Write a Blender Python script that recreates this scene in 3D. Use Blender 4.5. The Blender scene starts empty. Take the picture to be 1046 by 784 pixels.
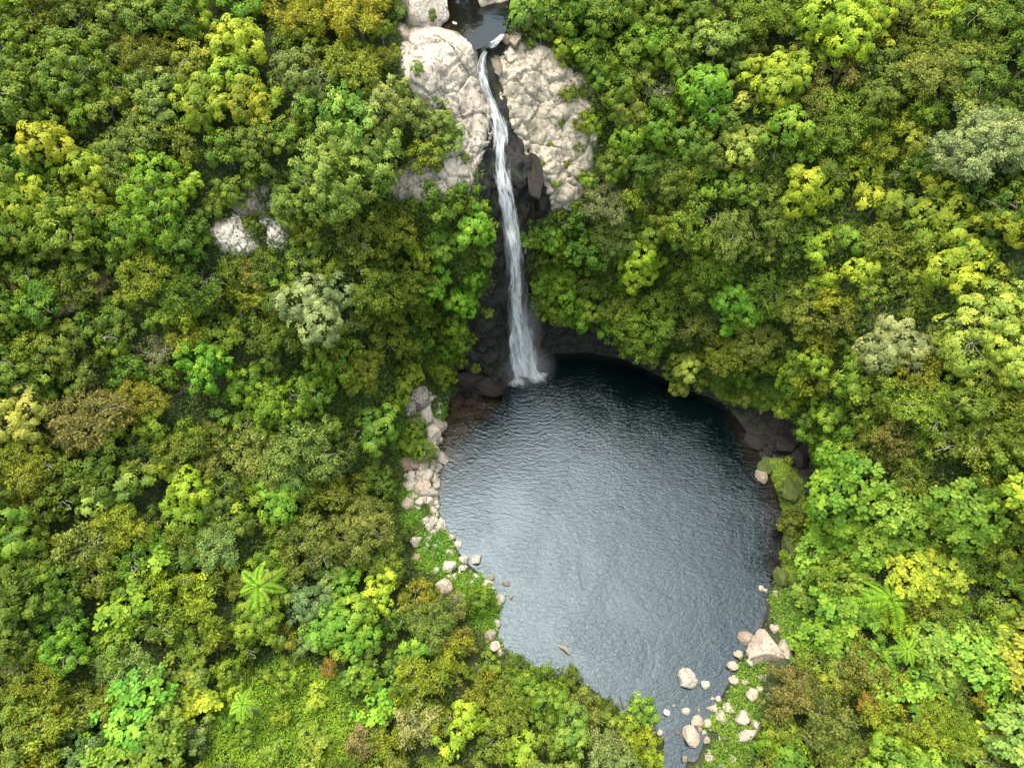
import bpy, math, random
import numpy as np
from mathutils import Vector, noise
from mathutils.bvhtree import BVHTree

SEED = 7
rng = np.random.default_rng(SEED)
random.seed(SEED)
scene = bpy.context.scene
COL = scene.collection
rad = math.radians

# ------------------------------------------------------------------ camera
PITCH, FPX, CAMH = rad(57), 726.0, 60.0
CAM = np.array([0.0, 0.0, CAMH])
FWD = np.array([0.0, math.cos(PITCH), -math.sin(PITCH)])
UP = np.array([0.0, math.sin(PITCH), math.cos(PITCH)])
RIGHT = np.array([1.0, 0.0, 0.0])
cd = bpy.data.cameras.new('camera')
cam = bpy.data.objects.new('camera', cd)
COL.objects.link(cam)
cam.location = CAM
cam.rotation_euler = (rad(90) - PITCH, 0, 0)
cd.sensor_width = 36.0
cd.lens = FPX / 1046 * 36
cd.clip_end = 2000
scene.camera = cam


def ray(u, v):
    d = FWD * FPX + RIGHT * (u - 523) - UP * (v - 392)
    return d / np.linalg.norm(d)


def at(u, v, z=0.0):
    d = ray(u, v)
    return CAM + d * ((z - CAMH) / d[2])


def project(P):
    P = np.atleast_2d(P) - CAM
    dep = P @ FWD
    return np.stack([523 + FPX * (P @ RIGHT) / dep, 392 - FPX * (P @ UP) / dep, dep], 1)


def in_poly(u, v, poly):
    u, v = np.asarray(u, float), np.asarray(v, float)
    inside = np.zeros(u.shape, bool)
    n = len(poly)
    for i in range(n):
        x0, y0 = poly[i]
        x1, y1 = poly[(i + 1) % n]
        c = ((y0 > v) != (y1 > v)) & (u < (x1 - x0) * (v - y0) / ((y1 - y0) or 1e-9) + x0)
        inside ^= c
    return inside


def poly_dist(u, v, poly):
    """unsigned distance to the outline"""
    u, v = np.asarray(u, float), np.asarray(v, float)
    best = np.full(u.shape, 1e9)
    n = len(poly)
    for i in range(n):
        a = np.array(poly[i], float)
        b = np.array(poly[(i + 1) % n], float)
        ab = b - a
        t = np.clip(((u - a[0]) * ab[0] + (v - a[1]) * ab[1]) / (ab @ ab + 1e-9), 0, 1)
        best = np.minimum(best, np.hypot(u - a[0] - t * ab[0], v - a[1] - t * ab[1]))
    return best


# ------------------------------------------------------------------ object helpers
def link(o, parent=None):
    COL.objects.link(o)
    if parent is not None:
        o.parent = parent
    return o


def tag(o, label=None, cat=None, group=None, kind=None):
    if label: o['label'] = label
    if cat: o['category'] = cat
    if group: o['group'] = group
    if kind: o['kind'] = kind
    return o


def empty(name, loc):
    o = bpy.data.objects.new(name, None)
    o.empty_display_size = 0.3
    link(o)
    o.location = loc
    return o


def mesh_np(name, verts, faces, mat=None, attrs=None, smooth=False):
    """faces: (N,k) int array or list of such arrays"""
    me = bpy.data.meshes.new(name)
    verts = np.asarray(verts, np.float32)
    if not isinstance(faces, list): faces = [faces]
    faces = [np.asarray(f, np.int32) for f in faces if len(f)]
    nl = sum(f.size for f in faces)
    npoly = sum(len(f) for f in faces)
    me.vertices.add(len(verts))
    me.vertices.foreach_set('co', verts.ravel())
    me.loops.add(nl)
    me.loops.foreach_set('vertex_index', np.concatenate([f.ravel() for f in faces]))
    me.polygons.add(npoly)
    tot = np.concatenate([np.full(len(f), f.shape[1], np.int32) for f in faces])
    st = np.concatenate([[0], np.cumsum(tot)[:-1]]).astype(np.int32)
    me.polygons.foreach_set('loop_start', st)
    me.polygons.foreach_set('loop_total', tot)
    if smooth:
        me.polygons.foreach_set('use_smooth', np.ones(npoly, bool))
    for k, a in (attrs or {}).items():
        a = np.asarray(a, np.float32)
        if a.ndim == 1:
            at_ = me.attributes.new(k, 'FLOAT', 'POINT')
            at_.data.foreach_set('value', a)
        else:
            at_ = me.attributes.new(k, 'FLOAT_COLOR', 'POINT')
            at_.data.foreach_set('color', a.ravel())
    me.update(calc_edges=True)
    me.validate()
    if mat: me.materials.append(mat)
    return me


def obj(name, me, parent=None):
    return link(bpy.data.objects.new(name, me), parent)


# ------------------------------------------------------------------ materials
class NT:
    def __init__(self, name):
        self.m = bpy.data.materials.new(name)
        self.m.use_nodes = True
        self.t = self.m.node_tree
        self.t.nodes.clear()
        self.out = self.t.nodes.new('ShaderNodeOutputMaterial')

    def n(self, typ, **kw):
        nd = self.t.nodes.new('ShaderNode' + typ)
        ins = kw.pop('ins', {})
        for k, v in kw.items(): setattr(nd, k, v)
        for k, v in ins.items():
            if hasattr(v, 'is_output'):
                self.t.links.new(v, nd.inputs[k])
            else:
                nd.inputs[k].default_value = v
        return nd

    def l(self, a, b):
        self.t.links.new(a, b)

    def mixc(self, f, a, b, mode='MIX'):
        nd = self.t.nodes.new('ShaderNodeMix')
        nd.data_type = 'RGBA'
        nd.blend_type = mode
        for i, v in ((0, f), (6, a), (7, b)):
            if hasattr(v, 'is_output'):
                self.l(v, nd.inputs[i])
            elif i and len(v) == 3:
                nd.inputs[i].default_value = (*v, 1)
            else:
                nd.inputs[i].default_value = v
        return nd.outputs[2]

    def math(self, op, a, b=0.0, c=None):
        nd = self.t.nodes.new('ShaderNodeMath')
        nd.operation = op
        for i, v in enumerate((a, b) if c is None else (a, b, c)):
            if hasattr(v, 'is_output'):
                self.l(v, nd.inputs[i])
            else:
                nd.inputs[i].default_value = v
        return nd.outputs[0]

    def ramp(self, f, stops):
        nd = self.t.nodes.new('ShaderNodeValToRGB')
        self.l(f, nd.inputs[0])
        cr = nd.color_ramp
        while len(cr.elements) < len(stops): cr.elements.new(0.5)
        for e, (p, c) in zip(cr.elements, stops):
            e.position = p
            e.color = (*c, 1) if hasattr(c, '__len__') else (c, c, c, 1)
        return nd.outputs[0]

    def noise(self, scale, detail=4, rough=0.55, vec=None, dist=0.0):
        nd = self.n('TexNoise', ins={'Scale': scale, 'Detail': detail, 'Roughness': rough, 'Distortion': dist})
        if vec is not None: self.l(vec, nd.inputs['Vector'])
        return nd.outputs[0]

    def pos(self):
        return self.n('NewGeometry').outputs['Position']

    def bump(self, h, strength, distance=0.1):
        nd = self.n('Bump', ins={'Strength': strength, 'Distance': distance, 'Height': h})
        return nd.outputs[0]

    def done(self, sh):
        self.l(sh, self.out.inputs[0])
        return self.m


def mat_leaf(name, rough=0.6, trans=0.3, var=1.0):
    t = NT(name)
    oi = t.n('ObjectInfo')
    tone = t.n('Attribute', attribute_name='tone')
    isl = t.n('NewGeometry').outputs['Random Per Island']
    # clump tone: greener/deeper to yellower/lighter ; leaf-to-leaf jitter
    val = t.math('ADD', t.math('MULTIPLY', tone.outputs['Fac'], 0.85 * var), t.math('MULTIPLY_ADD', isl, 0.55, 0.38))
    hue = t.math('MULTIPLY_ADD', tone.outputs['Fac'], -0.045 * var, 0.520)
    hue2 = t.math('ADD', hue, t.math('MULTIPLY_ADD', t.math('FRACT', t.math('MULTIPLY', isl, 17.3)), 0.04, -0.022))
    hs = t.n('HueSaturation', ins={'Hue': hue2, 'Saturation': 1.0, 'Value': val, 'Color': oi.outputs['Color']})
    p = t.n('BsdfPrincipled', ins={'Base Color': hs.outputs[0], 'Roughness': rough, 'Specular IOR Level': 0.16})
    tr = t.n('BsdfTranslucent', ins={'Color': t.mixc(1.0, hs.outputs[0], (1.0, 1.0, 0.6), 'MULTIPLY')})
    mx = t.n('MixShader', ins={0: trans})
    t.l(p.outputs[0], mx.inputs[1])
    t.l(tr.outputs[0], mx.inputs[2])
    return t.done(mx.outputs[0])


def mat_bark(name, c0, c1):
    t = NT(name)
    n = t.noise(6, 5, 0.6)
    c = t.mixc(n, c0, c1)
    p = t.n('BsdfPrincipled', ins={'Base Color': c, 'Roughness': 0.85, 'Normal': t.bump(t.noise(25, 3), 0.4, 0.02)})
    return t.done(p.outputs[0])


def mat_rock(name, base, light, dark, crack=0.5, scale=1.0, lichen=0.3):
    t = NT(name)
    oi = t.n('ObjectInfo')
    pos = t.n('TexCoord').outputs['Object']
    n1 = t.noise(0.55 * scale, 5, 0.6, pos, 0.4)
    n2 = t.noise(3.5 * scale, 6, 0.65, pos, 0.3)
    n3 = t.noise(14 * scale, 4, 0.7, pos)
    c = t.mixc(t.ramp(n1, [(0.35, 0), (0.65, 1)]), base, light)
    c = t.mixc(t.math('MULTIPLY', t.ramp(n2, [(0.5, 0), (0.72, 1)]), 0.55), c, dark)
    # crack lines
    nd = t.n('TexVoronoi', feature='DISTANCE_TO_EDGE', ins={'Scale': 0.9 * scale, 'Randomness': 1.0})
    wp = t.n('VectorMath', operation='ADD')
    t.l(pos, wp.inputs[0])
    nv = t.n('TexNoise', ins={'Scale': 1.6 * scale, 'Detail': 5, 'Roughness': 0.65})
    t.l(pos, nv.inputs['Vector'])
    sc = t.n('VectorMath', operation='SCALE', ins={'Scale': 0.22 / scale})
    t.l(nv.outputs['Color'], sc.inputs[0])
    t.l(sc.outputs[0], wp.inputs[1])
    t.l(wp.outputs[0], nd.inputs['Vector'])
    cr = t.ramp(nd.outputs[0], [(0.01, 1), (0.06, 0)])
    cr = t.math('MULTIPLY', cr, t.ramp(n2, [(0.42, 0), (0.6, 1)]))
    nd2 = t.n('TexVoronoi', feature='DISTANCE_TO_EDGE', ins={'Scale': 2.6 * scale})
    t.l(wp.outputs[0], nd2.inputs['Vector'])
    cr2 = t.math('MULTIPLY', t.ramp(nd2.outputs[0], [(0.02, 1), (0.13, 0)]), t.ramp(n1, [(0.45, 0), (0.62, 0.7)]))
    crk = t.math('MAXIMUM', cr, cr2)
    c = t.mixc(t.math('MULTIPLY', crk, crack), c, dark)
    # weather stains running down and thin bedding lines
    smp = t.n('Mapping', ins={'Scale': (1.3, .5, .22)})
    t.l(pos, smp.inputs[0])
    st_ = t.ramp(t.noise(1.1 * scale, 5, .65, smp.outputs[0], .5), [(0.52, 0), (0.7, .6)])
    c = t.mixc(st_, c, (0.13, 0.115, 0.095))
    bmp = t.n('Mapping', ins={'Rotation': (.5, .35, .3), 'Scale': (.5, .7, 5.0)})
    t.l(pos, bmp.inputs[0])
    bl = t.ramp(t.noise(1.0 * scale, 4, .6, bmp.outputs[0], .3), [(0.60, 0), (0.66, .55)])
    c = t.mixc(bl, c, dark)
    # lichen speckle
    c = t.mixc(t.math('MULTIPLY', t.ramp(n3, [(0.58, 0), (0.7, 1)]), lichen), c, (0.10, 0.11, 0.06))
    c = t.mixc(1.0, c, oi.outputs['Color'], 'MULTIPLY')
    h = t.math('ADD', t.math('MULTIPLY', n2, 0.6), t.math('MULTIPLY', n3, 0.25))
    h = t.math('SUBTRACT', h, t.math('MULTIPLY', crk, 0.5))
    p = t.n('BsdfPrincipled', ins={'Base Color': c, 'Roughness': 0.85, 'Specular IOR Level': 0.25, 'Normal': t.bump(h, 0.45, 0.10)})
    return t.done(p.outputs[0])


def mat_terrain():
    t = NT('hillside_ground')
    z = t.n('Attribute', attribute_name='zone')
    sep = t.n('SeparateColor')
    t.l(z.outputs['Color'], sep.inputs[0])
    pos = t.pos()
    n1 = t.noise(0.5, 5, 0.6, pos)
    n2 = t.noise(3.0, 6, 0.65, pos, 0.5)
    n3 = t.noise(9.0, 4, 0.7, pos)
    soil = t.mixc(t.ramp(n1, [(0.4, 0), (0.6, 1)]), (0.022, 0.034, 0.010), (0.040, 0.044, 0.016))
    soil = t.mixc(t.ramp(n3, [(0.5, 0), (0.7, 1)]), soil, (0.05, 0.075, 0.016))
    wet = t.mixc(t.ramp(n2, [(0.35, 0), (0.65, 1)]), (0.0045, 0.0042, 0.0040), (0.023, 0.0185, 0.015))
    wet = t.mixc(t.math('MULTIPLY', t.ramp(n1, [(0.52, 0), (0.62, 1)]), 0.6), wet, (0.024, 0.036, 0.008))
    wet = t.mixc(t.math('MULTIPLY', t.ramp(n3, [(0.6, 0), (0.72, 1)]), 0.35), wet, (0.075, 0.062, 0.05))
    pale = t.mixc(t.ramp(n2, [(0.35, 0), (0.65, 1)]), (0.36, 0.31, 0.25), (0.17, 0.14, 0.11))
    moss = t.mixc(t.ramp(n2, [(0.35, 0), (0.65, 1)]), (0.05, 0.09, 0.012), (0.10, 0.13, 0.020))
    edge = t.math('MULTIPLY_ADD', n2, 0.8, -0.4)
    def fac(o): return t.ramp(t.math('ADD', o, edge), [(0.4, 0), (0.6, 1)])
    c = t.mixc(fac(sep.outputs[2]), soil, moss)
    c = t.mixc(fac(sep.outputs[1]), c, pale)
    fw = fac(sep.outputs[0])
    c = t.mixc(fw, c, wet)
    r = t.math('MULTIPLY_ADD', fw, -0.45, 0.9)
    h = t.math('ADD', n2, t.math('MULTIPLY', n3, 0.4))
    p = t.n('BsdfPrincipled', ins={'Base Color': c, 'Roughness': r, 'Specular IOR Level': 0.3, 'Normal': t.bump(h, 0.9, 0.25)})
    return t.done(p.outputs[0])


M = {
    'leaf': mat_leaf('leaf_green'),
    'bark': mat_bark('bark_grey', (0.08, 0.07, 0.05), (0.20, 0.18, 0.14)),
    'dead': mat_bark('bark_bleached', (0.16, 0.14, 0.10), (0.30, 0.27, 0.21)),
    'rock': mat_rock('rock_pale', (0.26, 0.235, 0.198), (0.36, 0.335, 0.29), (0.055, 0.046, 0.038), 0.9, 0.8, 0.45),
    'boulder': mat_rock('boulder_stone', (0.29, 0.255, 0.215), (0.37, 0.34, 0.30), (0.085, 0.07, 0.058), 0.75, 1.6, 0.4),
    'terrain': mat_terrain(),
}

# ------------------------------------------------------------------ terrain (one lofted sheet, real overhangs)
POOL_PX = [(560, 362), (600, 360), (640, 368), (665, 380), (700, 398), (740, 412), (762, 440), (776, 465), (790, 492),
           (799, 520), (800, 545), (797, 575), (786, 600), (782, 625), (775, 648), (762, 662), (750, 680), (742, 700),
           (730, 716), (712, 735), (703, 760), (680, 748), (668, 728), (640, 722), (622, 714), (600, 700), (577, 690),
           (545, 680), (518, 666), (507, 645), (512, 618), (505, 603), (490, 585), (476, 572), (463, 556), (452, 535),
           (446, 510), (447, 488), (452, 462), (452, 440), (458, 412), (470, 398), (492, 404), (508, 404), (520, 392),
           (535, 384), (550, 372)]
PW = np.array([at(u, v)[:2] for u, v in POOL_PX])
CEN = at(625, 545)[:2]
ang = np.degrees(np.arctan2(PW[:, 1] - CEN[1], PW[:, 0] - CEN[0])) % 360
rr = np.hypot(PW[:, 0] - CEN[0], PW[:, 1] - CEN[1])
o_ = np.argsort(ang)
ang, rr = ang[o_], rr[o_]
NTH = 900
TH = np.arange(NTH) * 360.0 / NTH


def pinterp(x, xp, fp):
    xp = np.concatenate([[xp[-1] - 360], xp, [xp[0] + 360]])
    fp = np.concatenate([fp[-1:], fp, fp[:1]])
    return np.interp(x, xp, fp)


def smooth_per(a, k):
    w = np.exp(-0.5 * (np.arange(-3 * k, 3 * k + 1) / k) ** 2)
    w /= w.sum()
    ext = np.concatenate([a[-3 * k:], a, a[:3 * k]])
    return np.convolve(ext, w, 'valid')


RP = smooth_per(pinterp(TH, ang, rr), 2)

KEYS = {
    -100: [(0, 0), (1, .3), (3, .6), (6, 1.0), (10, 1.4), (20, 1.8), (40, 4), (100, 12)],
    -78: [(0, -.2), (1, -.2), (3, -.15), (6, -.1), (10, .2), (20, .5), (40, 2), (100, 8)],
    -58: [(0, 0), (1, .3), (4, .8), (8, 1.4), (14, 2.2), (22, 4), (40, 10), (100, 30)],
    -38: [(0, 0), (1, .4), (3.5, 1.0), (7, 2.2), (13, 4), (22, 7), (40, 15), (100, 38)],
    -18: [(0, 0), (.5, .8), (2.5, 1.4), (5, 3.5), (11, 6), (20, 10), (40, 21), (100, 44)],
    0: [(0, 0), (.3, 1.2), (3.4, 1.6), (3.2, 8), (5.5, 14), (13, 22), (37, 30), (100, 48)],
    18: [(0, 0), (.4, 1.0), (3.6, 1.4), (3.2, 9), (5, 16), (12, 24), (37, 28), (100, 50)],
    40: [(0, 0), (1.2, .6), (2.2, 2.6), (2.6, 10), (4.6, 18.5), (11, 27), (36, 35), (100, 50)],
    62: [(0, 0), (.4, 1.6), (.5, 3.8), (1.6, 11), (3.0, 19), (9, 27), (32, 36), (100, 50)],
    82: [(0, 0), (.3, 2.2), (.0, 4.4), (1.4, 10), (2.6, 18.5), (8, 26.5), (28, 34), (100, 48)],
    98: [(0, 0), (.4, 2.6), (.3, 4.8), (1.6, 9), (3.2, 18), (9.5, 27.5), (25, 33), (100, 46)],
    108: [(0, 0), (.5, 2.0), (1.2, 6), (2.4, 14), (3.6, 21.5), (11, 29.6), (24, 30.6), (100, 42)],
    114: [(0, 0), (.6, 1.5), (1.3, 6), (2.3, 15), (3.6, 22), (11, 29.6), (24, 30.4), (100, 40)],
    121: [(0, 0), (1, 1.6), (1.8, 6), (2.8, 15), (4.2, 22), (11, 29.8), (24, 31.5), (100, 42)],
    133: [(0, 0), (1, 2), (2.6, 6), (3.8, 15), (5.5, 22.5), (11, 28.5), (26, 32), (100, 46)],
    147: [(0, 0), (1, 1.0), (2.8, 3.2), (4.6, 11), (7.5, 19), (13, 25), (28, 31), (100, 47)],
    160: [(0, 0), (1, .6), (3, 1.2), (5.5, 6), (10, 13), (17, 19.5), (32, 28), (100, 48)],
    178: [(0, 0), (1, .5), (3.5, 1.0), (6.5, 3.5), (12, 8), (21, 14), (38, 24), (100, 46)],
    205: [(0, 0), (1, .4), (4, 1.0), (8, 2.2), (14, 4.2), (24, 8), (40, 15), (100, 38)],
    235: [(0, 0), (.6, .4), (3, 1.0), (7, 1.8), (14, 3), (24, 5), (40, 9), (100, 26)],
}
kth = np.array(sorted(KEYS))
karr = np.array([KEYS[k] for k in kth], float)
KP = np.zeros((NTH, 8, 2))
for i in range(8):
    for j in range(2):
        KP[:, i, j] = smooth_per(pinterp((TH + 100) % 360, kth + 100.0, karr[:, i, j]), 7)
SEG = [14, 14, 22, 26, 26, 26, 26]
cols_d, cols_z = [], []
inner = np.array([0.0, 0.35, 0.65, 0.85, 0.93, 0.97])      # pool bed: fraction of the shore radius
inz = np.array([-4.0, -3.6, -2.4, -1.2, -.55, -.25])
DZ = []
for s, n in enumerate(SEG):
    tt = np.arange(n) / n
    if s == 6: tt = tt ** 1.6
    seg = KP[:, s, None, :] * (1 - tt)[None, :, None] + KP[:, s + 1, None, :] * tt[None, :, None]
    DZ.append(seg)
DZ.append(KP[:, 7:8, :])
DZ = np.concatenate(DZ, 1)
# soften the corners of the profiles
for _ in range(3):
    DZ[:, 2:-1] = 0.25 * DZ[:, 1:-2] + 0.5 * DZ[:, 2:-1] + 0.25 * DZ[:, 3:]
NS = DZ.shape[1]
NI = len(inner)
ca, sa = np.cos(np.radians(TH)), np.sin(np.radians(TH))
R_all = np.concatenate([RP[:, None] * inner[None, :], RP[:, None] + DZ[:, :, 0]], 1)
Z_all = np.concatenate([np.repeat(inz[None, :], NTH, 0), DZ[:, :, 1]], 1)
X = CEN[0] + ca[:, None] * R_all
Y = CEN[1] + sa[:, None] * R_all
V = np.stack([X, Y, Z_all], 2)
NR = NI + NS


def grid_normals(V):
    du = np.roll(V, -1, 0) - np.roll(V, 1, 0)
    dv = np.empty_like(V)
    dv[:, 1:-1] = V[:, 2:] - V[:, :-2]
    dv[:, 0] = V[:, 1] - V[:, 0]
    dv[:, -1] = V[:, -1] - V[:, -2]
    n = np.cross(dv, du)
    n /= np.linalg.norm(n, axis=2, keepdims=True) + 1e-9
    return n


N = grid_normals(V)
if N[NTH // 8, -3, 2] < 0: N = -N
F_PX = [(508, 36), (504, 46), (493, 62), (493, 78), (503, 104), (511, 130), (511, 160), (514, 190), (520, 225), (525, 260),
        (527, 295), (528, 325), (531, 350), (536, 380)]
# rugged displacement; stays small near the shore and under water
amp = np.clip((np.arange(NR) - NI) / 14.0, 0.05, 1.0)
steep = 1 - np.clip(N[:, :, 2], 0, 1)
for i in range(NTH):
    for j in range(NI, NR):
        x, y, z = V[i, j]
        a = amp[j]
        h = noise.fractal((x * .22, y * .22, z * .22), 1.0, 2.0, 4) * 0.55
        h += (noise.fractal((x * .9, y * .9, z * .9), 0.8, 2.0, 3) * 0.32) * (0.4 + 0.8 * steep[i, j])
        V[i, j] += N[i, j] * h * a
N = grid_normals(V)
if N[NTH // 8, -3, 2] < 0: N = -N


def grid_faces(n0, n1, wrap):
    i = np.arange(n0 if wrap else n0 - 1)
    j = np.arange(n1 - 1)
    I, J = np.meshgrid(i, j, indexing='ij')
    I2 = (I + 1) % n0
    return np.stack([I * n1 + J, I * n1 + J + 1, I2 * n1 + J + 1, I2 * n1 + J], -1).reshape(-1, 4)


TF = grid_faces(NTH, NR, True)


def make_bvh(V):
    return BVHTree.FromPolygons(V.reshape(-1, 3).tolist(), TF.tolist())


BVH = make_bvh(V)


def cast(u, v, dz=0.0):
    """where the sight line through a photo pixel meets the ground raised by dz"""
    d = Vector(ray(u, v))
    o = Vector((0, 0, CAMH - dz))
    loc, nor, _, _ = BVH.ray_cast(o, d, 400)
    if loc is None:
        return None, None
    if nor.dot(d) > 0: nor = -nor
    return np.array(loc), np.array(nor)


# carve the bed of the falls
FALL = []
for u, v in F_PX:
    p, n = cast(u, v)
    FALL.append(p)
FALL = np.array(FALL)
Vf = V.reshape(-1, 3)


def dist_path(P, path):
    best = np.full(len(P), 1e9)
    for a, b in zip(path[:-1], path[1:]):
        ab = b - a
        t = np.clip(((P - a) @ ab) / (ab @ ab), 0, 1)
        best = np.minimum(best, np.linalg.norm(P - a - t[:, None] * ab, axis=1))
    return best


near = np.linalg.norm(Vf - FALL.mean(0), axis=1) < 35
dF = np.full(len(Vf), 99.0)
dF[near] = dist_path(Vf[near], FALL[:9])
Vf -= N.reshape(-1, 3) * (0.75 * np.exp(-(dF / 0.9) ** 2))[:, None]
V = Vf.reshape(NTH, NR, 3)
# upstream bed: level basin behind the lip
BASIN_PX = [(440, 22), (462, -30), (470, -120), (560, -120), (530, -20), (518, 20), (512, 36), (500, 40), (486, 46), (470, 30), (452, 26)]
ZB = float(FALL[0][2]) + 0.1
bw = np.array([at(u, v, ZB)[:2] for u, v in BASIN_PX])
inb = in_poly(Vf[:, 0], Vf[:, 1], bw.tolist())
db = poly_dist(Vf[:, 0], Vf[:, 1], bw.tolist())
hi = Vf[:, 2] > ZB - 4
sd = np.where(inb, db, -db)
w = np.clip((sd + 1.2) / 1.8, 0, 1) * hi
Vf[:, 2] = Vf[:, 2] * (1 - w) + np.minimum(Vf[:, 2], ZB - 0.7) * w
N = grid_normals(V)
if N[NTH // 8, -3, 2] < 0: N = -N
BVH = make_bvh(V)

# ------------------------------------------------------------------ zones of bare rock, wet rock and moss
PALE_L = [(412, 26), (440, 20), (464, 30), (484, 44), (490, 58), (491, 80), (499, 100), (506, 118), (502, 140), (494, 160), (485, 180), (480, 198),
          (440, 206), (402, 204), (396, 178), (438, 150), (430, 110), (408, 70)]
PALE_R = [(508, 60), (520, 46), (545, 40), (572, 54), (590, 82), (606, 110), (612, 140), (608, 160), (602, 188), (584, 216), (562, 218), (556, 195),
          (546, 165), (533, 152), (524, 128), (512, 98), (504, 78)]
WET = [
    [(498, 30), (520, 30), (518, 60), (508, 75), (518, 100), (534, 130), (538, 150), (556, 158), (562, 195), (564, 218), (547, 230), (540, 275), (546, 322),
     (555, 372), (535, 386), (512, 408), (470, 400), (455, 385), (464, 352), (480, 320), (495, 290), (500, 250), (499, 215), (484, 195), (490, 165), (500, 125), (486, 90), (484, 60)],
    [(550, 322), (570, 318), (605, 322), (640, 340), (680, 360), (712, 388), (740, 412), (700, 402), (660, 388), (610, 366), (550, 378)],
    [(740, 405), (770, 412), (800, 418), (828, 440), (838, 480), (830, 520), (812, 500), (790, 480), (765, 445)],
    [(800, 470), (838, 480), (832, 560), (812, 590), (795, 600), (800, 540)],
]
MOSSY = [
    [(772, 466), (800, 470), (820, 490), (828, 540), (822, 590), (800, 596), (798, 540), (786, 496)],
    [(712, 378), (752, 380), (800, 398), (812, 412), (760, 415), (735, 408)],
    [(786, 605), (812, 600), (835, 650), (800, 655), (790, 630)],
]
uvd = project(Vf)
zone = np.zeros((len(Vf), 4), np.float32)
zone[:, 3] = 1
vis = (uvd[:, 2] > 5) & (uvd[:, 0] > -200) & (uvd[:, 0] < 1250) & (uvd[:, 1] > -200) & (uvd[:, 1] < 950)


def soft_in(poly, k):
    s = np.where(in_poly(uvd[:, 0], uvd[:, 1], poly), 1, -1) * poly_dist(uvd[:, 0], uvd[:, 1], poly)
    return np.clip(0.5 + s / k, 0, 1) * vis


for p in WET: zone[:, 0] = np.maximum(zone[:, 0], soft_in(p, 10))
for p in (PALE_L, PALE_R): zone[:, 1] = np.maximum(zone[:, 1], soft_in(p, 10) * .8)
for p in MOSSY: zone[:, 2] = np.maximum(zone[:, 2], soft_in(p, 10))
for q in np.flatnonzero((zone[:, 0] > .4) & (Vf[:, 2] > .3)):
    p_ = Vector(Vf[q])
    d_, _p = noise.voronoi(p_ * .8 + .3 * noise.noise_vector(p_ * 1.2))
    Vf[q] += N.reshape(-1, 3)[q] * (.30 * noise.fractal(p_ * 1.7, .8, 2, 4) + .34 * (d_[1] - d_[0]) - .12) * float(zone[q, 0])
shore = np.zeros((NTH, NR))
shore[:, NI - 3:NI + 5] = 1
zone[:, 0] = np.maximum(zone[:, 0], shore.ravel())
zone[:, 0] *= 1 - zone[:, 2] * 0.9
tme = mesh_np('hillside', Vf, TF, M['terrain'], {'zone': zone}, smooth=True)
tag(obj('hillside', tme), kind='structure')

# a farther sheet of ground so the terrain runs on to the horizon
ring = []
nf = 72
for rr_, zz in ((118, 0), (420, 8), (1100, 20)):
    for k in range(nf):
        a = 2 * math.pi * k / nf
        hz = np.interp((math.degrees(a) + 100) % 360, kth + 100.0, karr[:, 7, 1])
        ring.append((CEN[0] + rr_ * math.cos(a), CEN[1] + rr_ * math.sin(a), hz * (1.0 if rr_ < 200 else 1.15) - 1.0 + zz))
rf = [(i * nf + k, i * nf + (k + 1) % nf, (i + 1) * nf + (k + 1) % nf, (i + 1) * nf + k) for i in range(2) for k in range(nf)]
tag(obj('outer_ground', mesh_np('outer_ground', ring, np.array(rf), M['terrain'], {'zone': np.zeros((len(ring), 4))})), kind='structure')

# ------------------------------------------------------------------ water
SPL = at(538, 382)


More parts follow.
